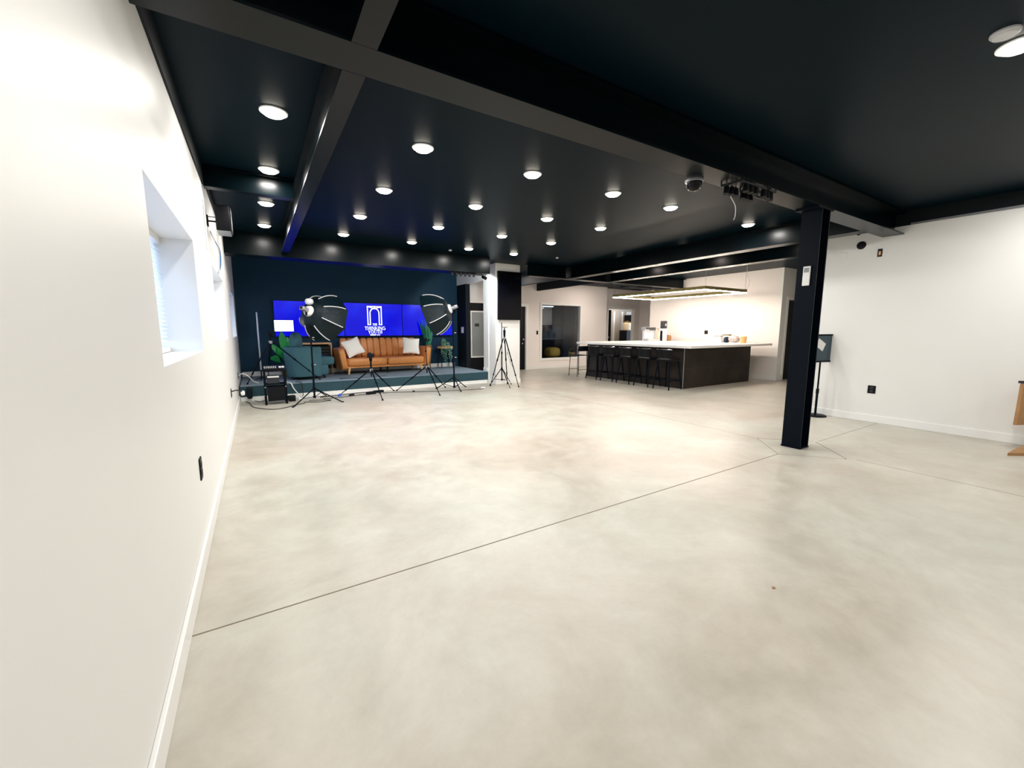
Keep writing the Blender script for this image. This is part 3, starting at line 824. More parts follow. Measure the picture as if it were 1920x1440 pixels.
# ------------------------------------------------------------------ console between the armchair and the sofa
cs = thing('console_table', 'oak framed console with dark slatted shelves behind the armchair', 'table', (1.06, 9.98, 0.275))
MB().b(-0.32, 0.34, -0.17, 0.17, 0.655, 0.69, bev=0.005).build('top', M['wood'], cs, smooth=False)
for (x, y) in ((0.33, -0.14), (0.33, 0.14), (-0.31, -0.14), (-0.31, 0.14)):
    MB().cyl((x, y, 0.655), (x + (0.01 if x > 0 else -0.01), y, 0.0), 0.016, 0.012, n=8).build('leg', M['wood'], cs)
MB().b(-0.30, 0.31, -0.13, 0.15, 0.20, 0.62).build('cabinet', M['black'], cs, smooth=False)
for k in range(6):
    MB().b(-0.30, 0.31, -0.142, -0.131, 0.235 + k * 0.065, 0.255 + k * 0.065).build('slat', M['darkgrey'], cs, smooth=False)

# ------------------------------------------------------------------ plants
def leaf(b, base, tip, wd, up=(0, 0, 1), droop=0.0, n=8, fold=0.25):
    base = Vector(base); tip = Vector(tip)
    d = tip - base
    side = d.cross(Vector((0.3, -1, 0.1)))
    if side.length < 1e-4: side = Vector((1, 0, 0))
    side.normalize()
    nrm = side.cross(d).normalized()
    prev = None
    for i in range(n + 1):
        u = i / n
        c = base + d * u + Vector((0, 0, -droop * u * u)) + Vector((0, 0, droop * 0.5 * math.sin(PI * u)))
        wv = wd * (math.sin(PI * min(1, u * 0.93 + 0.05)) ** 0.8) * (1.0 if u < 0.98 else 0.15)
        l = b.bm.verts.new(c + side * wv + nrm * wv * fold)
        m_ = b.bm.verts.new(c)
        r = b.bm.verts.new(c - side * wv + nrm * wv * fold)
        if prev:
            b.bm.faces.new((prev[0], prev[1], m_, l)); b.bm.faces.new((prev[1], prev[2], r, m_))
        prev = (l, m_, r)
pl = thing('potted_plant', 'broad leaved green plant in an olive woven pot behind the armchair', 'plant', (0.50, 9.93, 0.275))
MB().lathe([(0.0, 0.0), (0.085, 0.0), (0.11, 0.10), (0.115, 0.21), (0.10, 0.215), (0.095, 0.18), (0.0, 0.18)], n=20).build('pot', M['olive'], pl)
MB().lathe([(0.0, 0.18), (0.095, 0.18), (0.094, 0.185), (0.0, 0.187)], n=16).build('soil', M['soil'], pl)
stems = [((0.00, 0.0, 0.18), (-0.06, -0.03, 0.96), 0.075, 0.02, 0.52), ((0.02, 0, 0.18), (-0.26, -0.05, 0.72), 0.065, 0.05, 0.45), ((-0.02, 0, 0.18), (-0.30, -0.08, 0.45), 0.065, 0.06, 0.34),
         ((0.0, 0.02, 0.18), (0.12, 0.04, 0.78), 0.07, 0.03, 0.45), ((0.01, -0.02, 0.18), (0.04, -0.10, 0.62), 0.07, 0.04, 0.36), ((0, 0, 0.18), (-0.13, -0.06, 0.66), 0.07, 0.04, 0.38), ((0, 0, 0.18), (0.06, 0.10, 0.86), 0.07, 0.04, 0.45)]
for (p, q, wd_, dr, zs_) in stems:
    P0 = Vector(p); Q0 = Vector(q)
    mid = Vector((p[0] * 0.4 + q[0] * 0.35, p[1] * 0.4 + q[1] * 0.35, p[2] + (q[2] - p[2]) * 0.42))
    MB().tube(smooth_path([P0, (P0 + mid) / 2 + Vector((0, 0, 0.02)), mid], 4), 0.006).build('stem', M['leaf'], pl)
    lb = MB(); leaf(lb, mid, Q0, wd_, droop=dr); lb.build('leaf', M['leaf'], pl)

sp = thing('snake_plant', 'tall spiky snake plant in a tapered rattan planter beside the sofa', 'plant', (3.70, 10.0, 0.275))
MB().lathe([(0.0, 0.15), (0.045, 0.15), (0.06, 0.30), (0.088, 0.585), (0.082, 0.59), (0.076, 0.55), (0.0, 0.55)], n=20).build('planter', M['basket'], sp)
MB().lathe([(0.079, 0.455), (0.090, 0.47), (0.0925, 0.50), (0.086, 0.51)], n=20).build('planter_band', M['basket'], sp)
for a in (0.5, 2.6, 4.7):
    MB().cyl((0.035 * math.cos(a), 0.035 * math.sin(a), 0.16), (0.07 * math.cos(a), 0.07 * math.sin(a), 0.0), 0.009, n=8).build('leg', M['basket'], sp)
for k in range(15):
    a = k * 2.4
    rr = 0.012 + 0.035 * (k % 5) / 5
    hgt = 0.52 + 0.17 * ((k * 7) % 5) / 4
    if k == 0: hgt = 0.70
    lean = 0.10 + 0.05 * ((k * 3) % 4) / 3
    p = (rr * math.cos(a), rr * math.sin(a), 0.54)
    q = (p[0] + lean * math.cos(a) - 0.05, p[1] + lean * 0.6 * math.sin(a), 0.54 + hgt)
    lb = MB(); leaf(lb, p, q, 0.026, droop=0.0, fold=0.5); lb.build('leaf', M['leaf2'], sp)

tb = thing('side_table', 'small side table with an oak top and thin black legs by the switch', 'table', (4.13, 9.95, 0.275))
MB().lathe([(0.0, 0.495), (0.205, 0.495), (0.21, 0.50), (0.21, 0.545), (0.205, 0.55), (0.0, 0.55)], n=28).build('top', M['wood'], tb)
for (x, y) in ((-0.15, -0.13), (0.15, -0.13), (-0.15, 0.13), (0.15, 0.13)):
    MB().cyl((x * 0.8, y * 0.8, 0.495), (x * 1.05, y * 1.05, 0.0), 0.010, n=8).build('leg', M['blackmetal'], tb)
tp = thing('trailing_plant', 'small trailing plant spilling from a pot over the side table edge', 'plant', (4.04, 9.82, 0.827))
MB().lathe([(0.0, 0.0), (0.045, 0.0), (0.06, 0.09), (0.055, 0.095), (0.05, 0.08), (0.0, 0.08)], n=16).build('pot', M['wood_mid'], tp)
for k in range(13):
    a = PI + PI * (k + 0.5) / 13
    r1 = 0.085 + 0.03 * ((k * 5) % 3) / 2
    ln = 0.16 + 0.26 * ((k * 7) % 6) / 5
    pts = [(0.02 * math.cos(a), 0.02 * math.sin(a), 0.08), (0.06 * math.cos(a), 0.06 * math.sin(a), 0.13), (r1 * math.cos(a), -0.11 + r1 * math.sin(a), 0.04), ((r1 + 0.03) * math.cos(a), -0.13 + (r1 + 0.02) * math.sin(a), 0.04 - ln * 0.5), ((r1 + 0.015) * math.cos(a), -0.13 + (r1 + 0.015) * math.sin(a), 0.04 - ln)]
    sm = smooth_path(pts, 4)
    b = MB().tube(sm, 0.0035, n=5)
    for i in range(4, len(sm), 2):
        q = sm[i]
        leaf(b, q, q + Vector((0.035 * math.cos(a + (i % 4) - 1.5), 0.02 * math.sin(a) - 0.01, -0.025)), 0.013, n=4)
    b.build('vine', M['leaf3'] if k % 3 else M['leaf2'], tp)
vb = MB()
for k in range(9):
    a = k * 0.9
    leaf(vb, (0, 0, 0.08), (0.06 * math.cos(a), 0.05 * math.sin(a), 0.15 + 0.03 * (k % 3)), 0.014, n=5)
vb.build('leaf_crown', M['leaf3'], tp)

# ------------------------------------------------------------------ tripods and lights
def leg_part(t, p, q, r=0.011, foot=True, name='leg', m='blackmetal', sub='rubber_foot'):
    p = Vector(p); q = Vector(q)
    d = (q - p)
    b = MB()
    b.cyl(p, p + d * 0.45, r * 1.15, n=10).cyl(p + d * 0.40, p + d * 0.75, r * 0.92, n=10).cyl(p + d * 0.72, p + d * 0.985, r * 0.72, n=10)
    b.cyl(p + d * 0.42, p + d * 0.47, r * 1.6, n=10).cyl(p + d * 0.73, p + d * 0.77, r * 1.4, n=10)
    o = b.build(name, M[m], t)
    if foot:
        MB().cyl(q - d.normalized() * 0.03, q, r * 1.25, r * 1.4, n=10).build(sub, M['black'], o)
    return o
def tripod(name, label, apex, feet, center_down=0.12, r=0.011, head=True):
    t = thing(name, label, 'tripod', (apex[0], apex[1], 0.0))
    o = Vector((apex[0], apex[1], 0))
    a = Vector(apex) - o
    MB().cyl(a + Vector((0, 0, -center_down)), a + Vector((0, 0, 0.05)), 0.012, n=10).build('centre_column', M['blackmetal'], t)
    MB().cyl(a + Vector((0, 0, -0.025)), a + Vector((0, 0, 0.025)), 0.032, n=14).build('leg_collar', M['grey'], t)
    for q in feet:
        qq = Vector(q) - o
        d = Vector((qq.x, qq.y, 0)).normalized() * 0.03
        leg_part(t, a + d, qq, r)
    return t, a
# tripod with small camera in front of the sofa
t, a = tripod('camera_tripod', 'black tripod with a small camera standing before the tan sofa', (1.80, 7.96, 0.49), [(1.235, 8.22, 0.0), (2.33, 8.36, 0.0), (1.83, 7.30, 0.0)])
MB().cyl(a + Vector((0, 0, 0.04)), a + Vector((0, 0, 0.22)), 0.016, n=10).cyl(a + Vector((0, 0, 0.17)), a + Vector((0, 0, 0.235)), 0.026, 0.03, n=12).build('centre_post', M['blackmetal'], t)
c = MB().box(a + Vector((0, 0.0, 0.275)), (0.115, 0.055, 0.075), bev=0.006).box(a + Vector((-0.01, 0, 0.32)), (0.045, 0.045, 0.025), bev=0.004)
co = c.build('camera_body', M['black'], t, smooth=False)
MB().cyl(a + Vector((-0.005, 0.02, 0.275)), a + Vector((-0.005, 0.11, 0.282)), 0.030, 0.027, n=16).build('camera_lens', M['glassdark'], co)
MB().box(Vector((1.262 - 1.80, 8.205 - 7.96, 0.022)), (0.05, 0.035, 0.045), rot=(0, 0.5, 0)).build('tape_wrap', M['tape'], t, smooth=False)
# tripod right of it
t, a = tripod('camera_tripod', 'black tripod with a tall slim post before the right sofa arm', (2.89, 7.93, 0.50), [(2.37, 8.34, 0.0), (3.42, 8.25, 0.0), (2.90, 7.28, 0.0)])
MB().cyl(a + Vector((0, 0, 0.04)), a + Vector((-0.015, 0, 0.52)), 0.008, n=10).cyl(a + Vector((-0.015, 0, 0.30)), a + Vector((-0.015, 0, 0.34)), 0.014, n=10).build('centre_post', M['blackmetal'], t)
MB().box(a + Vector((-0.02, 0, 0.55)), (0.07, 0.05, 0.07), bev=0.01).cyl(a + Vector((0.03, 0, 0.52)), a + Vector((0.06, -0.03, 0.55)), 0.014, n=8).build('tilt_head', M['blackmetal'], t)
# left tripod standing on the stage edge, with lit panel
t, a = tripod('light_tripod', 'black tripod with a small lit white panel at the left of the stage', (0.215, 8.80, 1.02), [(-0.20, 8.64, 0.282), (1.01, 8.76, 0.282), (0.14, 9.55, 0.282)], center_down=0.25)
MB().cyl(a + Vector((0, 0, 0.04)), a + Vector((0, 0, 0.12)), 0.014, n=10).box(a + Vector((0, 0, 0.16)), (0.07, 0.06, 0.08), bev=0.01).cyl(a + Vector((0.02, 0, 0.11)), a + Vector((0.09, -0.02, 0.08)), 0.007, n=8).build('tilt_head', M['blackmetal'], t)
lp = MB().box(a + Vector((0.235, 0, 0.30)), (0.325, 0.028, 0.215), bev=0.004).cyl(a + Vector((0.0, 0, 0.19)), a + Vector((0.10, 0.0, 0.24)), 0.009, n=8).build('panel_housing', M['black'], t, smooth=False)
MB().box(a + Vector((0.235, -0.016, 0.30)), (0.312, 0.004, 0.203)).build('lit_face', M['panel'], lp, smooth=False)

# tube light on a stand
t = thing('tube_light', 'slim pale vertical tube light on a black base beside the left wall', 'light', (0.02, 9.35, 0.27))
MB().cyl((0.012, 0, 0.20), (0.012, 0, 1.31), 0.014, n=12).build('tube', M['tube'], t)
MB().cyl((0.012, 0, 0.02), (0.012, 0, 0.21), 0.012, n=10).build('stem', M['black'], t)
for k in range(3):
    an = 0.4 + k * 2.094
    MB().cyl((0.012, 0, 0.05), (0.012 + 0.13 * math.cos(an), 0.13 * math.sin(an), 0.008), 0.008, n=8).build('leg', M['black'], t)

def softbox(label, base, feet, hub, aim, leg_z, rim_r=0.45, depth=0.46):
    """octagonal softbox on a light stand; base = floor point, hub and aim in world"""
    t = thing('softbox_light', label, 'light', base)
    o = Vector(base)
    hub = Vector(hub) - o; aim = Vector(aim) - o
    ax = (aim - hub).normalized()
    head = hub - ax * 0.02
    # stand
    top = Vector((0, 0, hub.z - 0.07))
    MB().cyl((0, 0, 0.04), (0, 0, top.z * 0.42), 0.017, n=12).cyl((0, 0, top.z * 0.4), (0, 0, top.z * 0.74), 0.0145, n=12).cyl((0, 0, top.z * 0.72), top, 0.0115, n=12).build('pole', M['blackmetal'], t)
    for z in (top.z * 0.42, top.z * 0.74):
        co = MB().cyl((0, 0, z - 0.03), (0, 0, z + 0.02), 0.024, n=12).build('collar', M['black'], t)
        MB().cyl((0.02, -0.01, z), (0.055, -0.02, z), 0.009, n=8).build('knob', M['grey'], co)
    MB().cyl((0, 0, leg_z - 0.03), (0, 0, leg_z + 0.03), 0.027, n=12).build('leg_collar', M['black'], t)
    MB().cyl((0, 0, 0.03), (0, 0, 0.07), 0.025, n=12).build('lower_collar', M['black'], t)
    for q in feet:
        qq = Vector(q) - o
        d = Vector((qq.x, qq.y, 0)).normalized() * 0.025
        lo = MB().cyl(Vector((d.x, d.y, leg_z)), qq, 0.010, n=8).build('leg', M['blackmetal'], t)
        MB().cyl(qq + Vector((0, 0, 0.018)), qq, 0.014, n=8).build('rubber_foot', M['black'], lo)
        MB().cyl(Vector((d.x, d.y, 0.05)), (Vector((d.x, d.y, leg_z)) * 0.45 + qq * 0.55), 0.006, n=6).build('brace', M['blackmetal'], t)
    # orientation
    q = ax.to_track_quat('Z', 'Y')
    mt = q.to_matrix()
    # lamp head behind the hub
    hb = MB().cyl(hub - ax * 0.12, hub - ax * 0.04, 0.042, n=16).box(hub - ax * 0.14, (0.085, 0.065, 0.075), rot=mt.to_euler(), bev=0.008)
    ho = hb.build('lamp_head', M['grey'], t)
    MB().cyl(hub - ax * 0.186, hub - ax * 0.178, 0.02, n=12).build('rear_vent', M['black'], ho)
    MB().box((hub + top) / 2 - ax * 0.07, (0.03, 0.03, (hub - top).length + 0.06), bev=0.004).cyl(top, hub - ax * 0.09 - Vector((0, 0, 0.05)), 0.012, n=8).build('bracket', M['blackmetal'], t)
    MB().lathe([(0.05, -0.045), (0.085, -0.04), (0.098, -0.01), (0.095, 0.015), (0.05, 0.02)], c=hub, n=24, mt=mt).build('speed_ring', M['white'], t)
    # dome
    def pr(u):
        return 0.09 + (rim_r - 0.09) * math.sin(u * PI / 2) ** 0.9, depth * (1 - math.cos(u * PI / 2)) ** 0.85
    b = MB(); n = 8; K = 8
    rings = []
    for i in range(K + 1):
        r, z = pr(i / K)
        ring = []
        for k in range(n * 2):
            a_ = PI / n * k + PI / 8
            # cloth sags inward between the rods
            rr = r * (1.0 if k % 2 == 0 else math.cos(PI / n) * (1 - 0.06 * math.sin(PI * i / K)))
            ring.append(b.bm.verts.new(hub + mt @ Vector((rr * math.cos(a_), rr * math.sin(a_), z))))
        rings.append(ring)
    for i in range(K):
        for k in range(n * 2):
            j = (k + 1) % (n * 2)
            b.bm.faces.new((rings[i][k], rings[i][j], rings[i + 1][j], rings[i + 1][k]))
    do = b.build('dome', M['cloth_black'], t)
    df = MB()
    rr, zz = pr(1.0)
    df.prism([hub + mt @ Vector(((rr - 0.012) * math.cos(PI / 4 * k + PI / 8), (rr - 0.012) * math.sin(PI / 4 * k + PI / 8), zz - 0.02)) for k in range(8)], ax * 0.004)
    df.build('diffuser', M['cloth_white'], do, smooth=False)
    for k in range(n):
        a_ = PI / 4 * k + PI / 8
        pts = []
        for i in range(2, 8):
            r, z = pr(i / K + 0.03)
            pts.append(hub + mt @ Vector(((r + 0.006) * math.cos(a_), (r + 0.006) * math.sin(a_), z - 0.004)))
        MB().tube(pts, 0.0085, n=6).build('rod', M['silver'], do)
    # a puffy spill pocket at the top of the ring
    return t, hub, ax
t, hub, ax = softbox('black octagonal softbox on a stand left of the sofa, facing right', (0.815, 8.06, 0.0), [(1.20, 7.50, 0.0), (0.42, 7.40, 0.0), (1.05, 8.44, 0.0)], (0.815, 8.06, 1.57), (1.95, 9.02, 1.12), 0.20)
MB().puff(hub + Vector((0.03, 0.0, 0.155)) - ax * 0.03, (0.07, 0.06, 0.055), 0.8, n=14, m=10).build('lamp_cover', M['silver'], t)
softbox('black octagonal softbox on a stand right of the sofa, facing left', (3.485, 7.94, 0.0), [(3.18, 8.20, 0.0), (3.44, 7.50, 0.0), (3.83, 8.10, 0.0)], (3.42, 7.96, 1.67), (2.1, 8.85, 1.12), 0.24)

# two light stands by the pillar
t = thing('light_stand', 'thin black light stand with low braced legs in front of the pillar', 'stand', (4.56, 7.78, 0.0))
MB().cyl((0, 0, 0.16), (0, 0, 0.75), 0.013, n=10).cyl((0, 0, 0.72), (0, 0, 1.40), 0.009, n=10).cyl((0, 0, 0.72), (0, 0, 0.77), 0.018, n=10).build('pole', M['blackmetal'], t)
MB().cyl((0, 0, 0.36), (0, 0, 0.42), 0.022, n=10).cyl((0, 0, 0.13), (0, 0, 0.17), 0.02, n=10).build('leg_collar', M['black'], t)
for q in ((-0.17, 0.26, 0), (0.03, -0.30, 0), (0.36, 0.18, 0)):
    leg_part(t, (q[0] * 0.06, q[1] * 0.06, 0.39), q, 0.008)
    MB().cyl((0, 0, 0.15), (q[0] * 0.62, q[1] * 0.62, 0.15), 0.006, n=6).build('brace', M['blackmetal'], t)
t, a = tripod('light_tripod', 'tall black tripod with a splayed pair of legs against the pillar', (4.64, 7.80, 1.05), [(4.36, 7.95, 0.0), (4.80, 7.46, 0.0), (4.86, 8.04, 0.0)], center_down=0.1)
MB().cyl(a + Vector((0, 0, 0.04)), a + Vector((0, 0, 0.19)), 0.022, 0.028, n=12).cyl(a + Vector((0, 0, 0.19)), a + Vector((0, 0, 0.24)), 0.012, n=8).box(a + Vector((0.01, 0, 0.25)), (0.10, 0.05, 0.012)).build('tilt_head', M['blackmetal'], t)
MB().tube(smooth_path([a + Vector((0.02, -0.03, 0.0)), a + Vector((0.05, -0.06, -0.2)), a + Vector((0.03, -0.06, -0.35)), a + Vector((0.06, -0.04, -0.30)), a + Vector((0.10, -0.06, -0.5)), a + Vector((0.16, -0.09, -0.62))]), 0.004).build('hanging_cord', M['cord_black'], t)

# ------------------------------------------------------------------ equipment table, mixer
t = thing('equipment_stand', 'black metal equipment stand with shelves in front of the stage', 'stand', (0.215, 7.98, 0.0))
MB().b(-0.17, 0.17, -0.13, 0.13, 0.555, 0.572).build('top_shelf', M['blackmetal'], t, smooth=False)
MB().b(-0.16, 0.16, -0.12, 0.12, 0.335, 0.35).build('middle_shelf', M['blackmetal'], t, smooth=False)
MB().b(-0.12, 0.16, -0.12, 0.12, 0.06, 0.30).build('case', M['black'], t, smooth=False)
for (x, y) in ((-0.15, -0.11), (-0.15, 0.11), (0.15, -0.11), (0.15, 0.11)):
    lg_ = MB().box((x, y, 0.278), (0.032, 0.028, 0.556)).build('leg', M['blackmetal'], t, smooth=False)
    MB().cyl((x, y - 0.018, 0.30), (x, y - 0.012, 0.30), 0.008, n=8).build('bolt', M['chrome'], lg_)
mx = thing('audio_mixer', 'small black audio mixer with white faders on the equipment stand', 'mixer', (0.215, 7.98, 0.572))
MB().prism([(-0.165, -0.11, 0.0), (-0.165, 0.11, 0.0), (-0.165, 0.11, 0.075), (-0.165, -0.11, 0.03)], (0.33, 0, 0)).build('body', M['black'], mx, smooth=False)
fd = 0
for k in range(7):
    x = -0.14 + k * 0.027
    MB().box((x, -0.07, 0.048), (0.011, 0.03, 0.012), rot=(0.2, 0, 0)).build('fader', M['white'], mx, smooth=False)
    MB().cyl((x, 0.0, 0.05), (x, -0.004, 0.066), 0.008, n=8).build('dial', M['silver'], mx)
for k in range(2):
    MB().box((0.085 + k * 0.045, -0.04, 0.052), (0.036, 0.075, 0.006), rot=(0.2, 0, 0)).build('pad', M['white'], mx, smooth=False)
o = MB().b(-0.09, 0.09, -0.08, 0.08, 0, 0.13, bev=0.004).build('device_box', M['darkgrey'], loc=(0.19, 7.99, 0.351), smooth=False)
tag(o, 'grey box with a pale top strip on the middle shelf of the equipment stand', 'box')
MB().b(-0.085, 0.085, -0.083, -0.0805, 0.10, 0.128).build('pale_strip', M['white'], o, smooth=False)

# ------------------------------------------------------------------ cables and floor clutter
def cable(pts, r, m, lab, name='power_cable'):
    return tag(MB().tube(smooth_path(pts, 7), r, n=6).build(name, M[m]), lab, 'cable')
z_ = 0.007
cable([(-0.235, 8.40, z_), (-0.21, 8.34, z_), (-0.18, 8.22, z_), (-0.12, 7.75, z_), (0.05, 7.45, z_), (0.20, 7.36, z_), (0.36, 7.46, z_), (0.48, 7.61, z_), (0.62, 7.70, z_)], 0.0065, 'cord_black', 'long black cable looping forward on the floor below the equipment stand')
cable([(-0.10, 8.39, 0.012), (-0.02, 8.26, z_), (0.05, 8.44, z_), (0.05, 8.49, 0.05)], 0.0055, 'cord_black', 'short black looped cable on the floor at the left stage corner')
cable([(0.42, 8.56, 0.29), (0.48, 8.46, 0.27), (0.52, 8.42, 0.17), (0.62, 8.35, 0.04), (0.74, 8.32, 0.012), (0.95, 8.34, z_)], 0.010, 'cord_white', 'thick white cable dropping off the stage edge beside the softbox stand')
cable([(0.56, 8.58, 0.285), (0.64, 8.47, 0.285), (0.66, 8.45, 0.20), (0.665, 8.45, 0.06), (0.64, 8.40, 0.009)], 0.007, 'cord_black', 'black cable hanging down the stage front behind the softbox stand')
cable([(0.92, 8.22, z_), (1.15, 8.30, z_), (1.45, 8.40, z_), (1.75, 8.44, z_), (2.0, 8.43, z_)], 0.007, 'cord_black', 'black cable running along the stage foot toward the camera tripod')
cable([(0.95, 8.02, z_), (1.22, 8.04, z_), (1.34, 8.06, z_), (1.42, 8.10, z_), (1.62, 8.13, z_), (1.75, 8.16, z_)], 0.006, 'cord_black', 'black cable snaking between the softbox stand and the power brick')
cable([(2.05, 8.16, z_), (2.30, 8.12, z_), (2.62, 7.98, z_), (2.95, 7.85, z_), (3.4, 7.72, z_), (3.9, 7.62, z_), (4.05, 7.66, z_)], 0.0055, 'cord_black', 'thin dark cable lying along the floor toward the white adapter')
cable([(0.62, 7.82, z_), (0.85, 7.72, z_), (1.05, 7.80, z_), (0.92, 7.90, z_), (0.70, 7.84, z_ + 0.012)], 0.006, 'cord_black', 'black cable coiled on the floor before the softbox stand')
cable([(1.60, 8.96, 0.277), (1.35, 8.72, 0.277), (1.75, 8.70, 0.277), (2.3, 8.78, 0.277)], 0.004, 'cord_black', 'thin black cable lying on the stage carpet before the sofa')
def brick(loc, s, rz, m, lab, name='power_adapter', cat='adapter'):
    o = MB().box((0, 0, s[2] / 2), s, bev=0.006).build(name, M[m], loc=loc)
    o.rotation_euler = (0, 0, rz)
    return tag(o, lab, cat)
brick((1.82, 8.16, 0.001), (0.17, 0.09, 0.05), 0.2, 'black', 'black power brick on the floor left of the camera tripod foot')
brick((2.00, 8.30, 0.001), (0.20, 0.07, 0.045), 0.1, 'black', 'black power brick on the floor close to the stage foot')
brick((1.46, 8.13, 0.001), (0.09, 0.05, 0.035), 0.3, 'black', 'small black plug on the floor between softbox stand and camera tripod')
brick((0.42, 8.30, 0.001), (0.16, 0.09, 0.07), -0.2, 'black', 'black adapter on the floor beside the equipment stand leg')
brick((0.46, 8.10, 0.001), (0.09, 0.11, 0.10), 0.2, 'black', 'black cube adapter on the floor under the equipment stand')
brick((4.05, 7.72, 0.001), (0.10, 0.06, 0.03), 0.3, 'white', 'white adapter on the floor left of the pillar stands')
brick((2.62, 7.99, 0.008), (0.05, 0.03, 0.022), -0.3, 'black', 'tiny black connector on the thin floor cable')
ps = thing('power_strip', 'white power strip on the floor by the softbox stand foot', 'power strip', (0.74, 8.22, 0.001), 0.12)
MB().box((0, 0, 0.018), (0.36, 0.055, 0.035), bev=0.006).build('body', M['white'], ps)
for k in range(5):
    MB().b(-0.14 + k * 0.06, -0.115 + k * 0.06, -0.012, 0.012, 0.0355, 0.038).build('socket', M['darkgrey'], ps, smooth=False)
bag = MB().puff((0, 0, 0.13), (0.045, 0.022, 0.11), 0.6, n=18, m=12).build('weight_bag', M['cloth_black'], loc=(-0.17, 8.462, 0.02))
tag(bag, 'black bag slumped against the stage front at the left corner', 'bag')

# ------------------------------------------------------------------ wall plates, speaker
def plate(name, lab, loc, axis, s=(0.072, 0.115), m='black', slots=True, cat='outlet'):
    t = thing(name, lab, cat, loc)
    w_, h_ = s
    dx = 0.007
    if axis == '+x':   # mounted on a wall facing +x
        MB().b(0, dx, -w_ / 2, w_ / 2, -h_ / 2, h_ / 2, bev=0.002).build('cover', M[m], t, smooth=False)
        if slots:
            for z in (-0.022, 0.022): MB().b(dx, dx + 0.003, -0.017, 0.017, z - 0.014, z + 0.014).build('socket', M['darkgrey'], t, smooth=False)
    elif axis == '-x':
        MB().b(-dx, 0, -w_ / 2, w_ / 2, -h_ / 2, h_ / 2, bev=0.002).build('cover', M[m], t, smooth=False)
        if slots:
            for z in (-0.022, 0.022): MB().b(-dx - 0.003, -dx, -0.017, 0.017, z - 0.014, z + 0.014).build('socket', M['darkgrey'], t, smooth=False)
    else:
        MB().b(-w_ / 2, w_ / 2, -dx, 0, -h_ / 2, h_ / 2, bev=0.002).build('cover', M[m], t, smooth=False)
        if slots:
            for z in (-0.022, 0.022): MB().b(-0.017, 0.017, -dx - 0.003, -dx, z - 0.014, z + 0.014).build('socket', M['darkgrey'], t, smooth=False)
    return t
plate('wall_outlet', 'black outlet low on the left wall, nearest the camera', (XL, 2.85, 0.465), '+x', (0.075, 0.125))
t = plate('wall_outlet', 'black outlet on the left wall with a white plug near the stage', (XL, 6.25, 0.45), '+x', (0.075, 0.11))
MB().tube(smooth_path([(0.01, 0, 0.02), (0.06, 0.02, 0.03), (0.11, 0.1, 0.0)]), 0.009).build('plug_lead', M['cord_black'], t)
MB().puff((0.12, 0.16, -0.03), (0.024, 0.04, 0.03), 0.6, n=12, m=8).build('plug_adapter', M['white'], t)
t = plate('wall_outlet', 'black outlet on the left wall just above the stage carpet', (XL, 8.58, 0.45), '+x', (0.08, 0.11))
MB().tube(smooth_path([(0.01, 0, 0.0), (0.07, 0.02, 0.03), (0.15, 0.05, -0.02), (0.22, 0.10, -0.12), (0.30, 0.2, -0.17)]), 0.008).build('plug_lead', M['cord_white'], t)
plate('wall_outlet', 'black outlet low on the right wall', (XR, 2.10, 0.445), '-x', (0.085, 0.107))
plate('wall_outlet', 'black outlet on the kitchen wall above the island', (XK, 7.015, 1.175), '-x', (0.105, 0.105))
plate('wall_plate', 'white blank wall plate high on the right wall by the post', (XR, 2.565, 2.262), '-x', (0.07, 0.09), 'white', False, 'wall plate')
t = plate('wall_plate', 'open dark wiring box high on the right wall', (XR, 2.178, 2.25), '-x', (0.048, 0.10), 'black', False, 'wall plate')
MB().b(-0.012, -0.007, -0.012, 0.010, -0.03, 0.02).build('wire_stub', M['wood'], t, smooth=False)
t = thing('wall_port', 'round black cable port high on the right wall', 'cable port', (XR, 2.385, 2.378))
MB().lathe([(0.0, 0.0), (0.052, 0.0), (0.050, 0.012), (0.040, 0.014), (0.0, 0.014)], n=24, mt=Matrix.Rotation(-PI / 2, 3, 'Y')).build('cover', M['black'], t)
t = thing('wall_sprinkler', 'tiny dark sprinkler head under the ceiling edge at the right wall', 'sprinkler', (XR, 2.42, 2.53))
MB().cyl((-0.03, 0, 0), (0, 0, 0), 0.012, n=10).cyl((-0.035, 0, 0), (-0.03, 0, 0), 0.02, n=10).build('head', M['black'], t)
t = plate('light_switch', 'white light switch on the black partition end beside the stage', (XP, 9.88, 1.24), '-x', (0.14, 0.155), 'white', False, 'switch')
MB().b(-0.012, -0.007, -0.015, 0.015, -0.03, 0.03).build('rocker', M['trim'], t, smooth=False)
t = plate('light_switch', 'white switch plate left of the interior window', (7.355, YF, 1.19), '-y', (0.10, 0.14), 'white', False, 'switch')
MB().b(-0.015, 0.015, -0.012, -0.007, -0.03, 0.03).build('rocker', M['trim'], t, smooth=False)
t = plate('keypad', 'small black keypad beside the interior window frame', (7.575, YF, 1.155), '-y', (0.065, 0.12), 'black', False, 'keypad')
MB().b(-0.02, 0.02, -0.010, -0.007, -0.01, 0.04).build('screen', M['glassdark'], t, smooth=False)
t = plate('light_switch', 'white switch plate left of the pantry doorway', (10.62, YP, 1.17), '-y', (0.09, 0.12), 'white', False, 'switch')
MB().b(-0.015, 0.015, -0.012, -0.007, -0.03, 0.03).build('rocker', M['trim'], t, smooth=False)
# remote on the post
t = thing('remote_control', 'white remote control in a holder on the black steel post', 'remote', (4.77, 2.037, 1.69))
MB().b(-0.022, -0.004, -0.032, 0.032, 0.0, 0.19, bev=0.005).build('body', M['white'], t, smooth=False)
MB().b(-0.024, -0.0215, -0.022, 0.022, 0.13, 0.175).build('display', M['frost'], t, smooth=False)
MB().b(-0.006, 0.0, -0.037, 0.037, -0.005, 0.197).build('holder', M['black'], t, smooth=False)
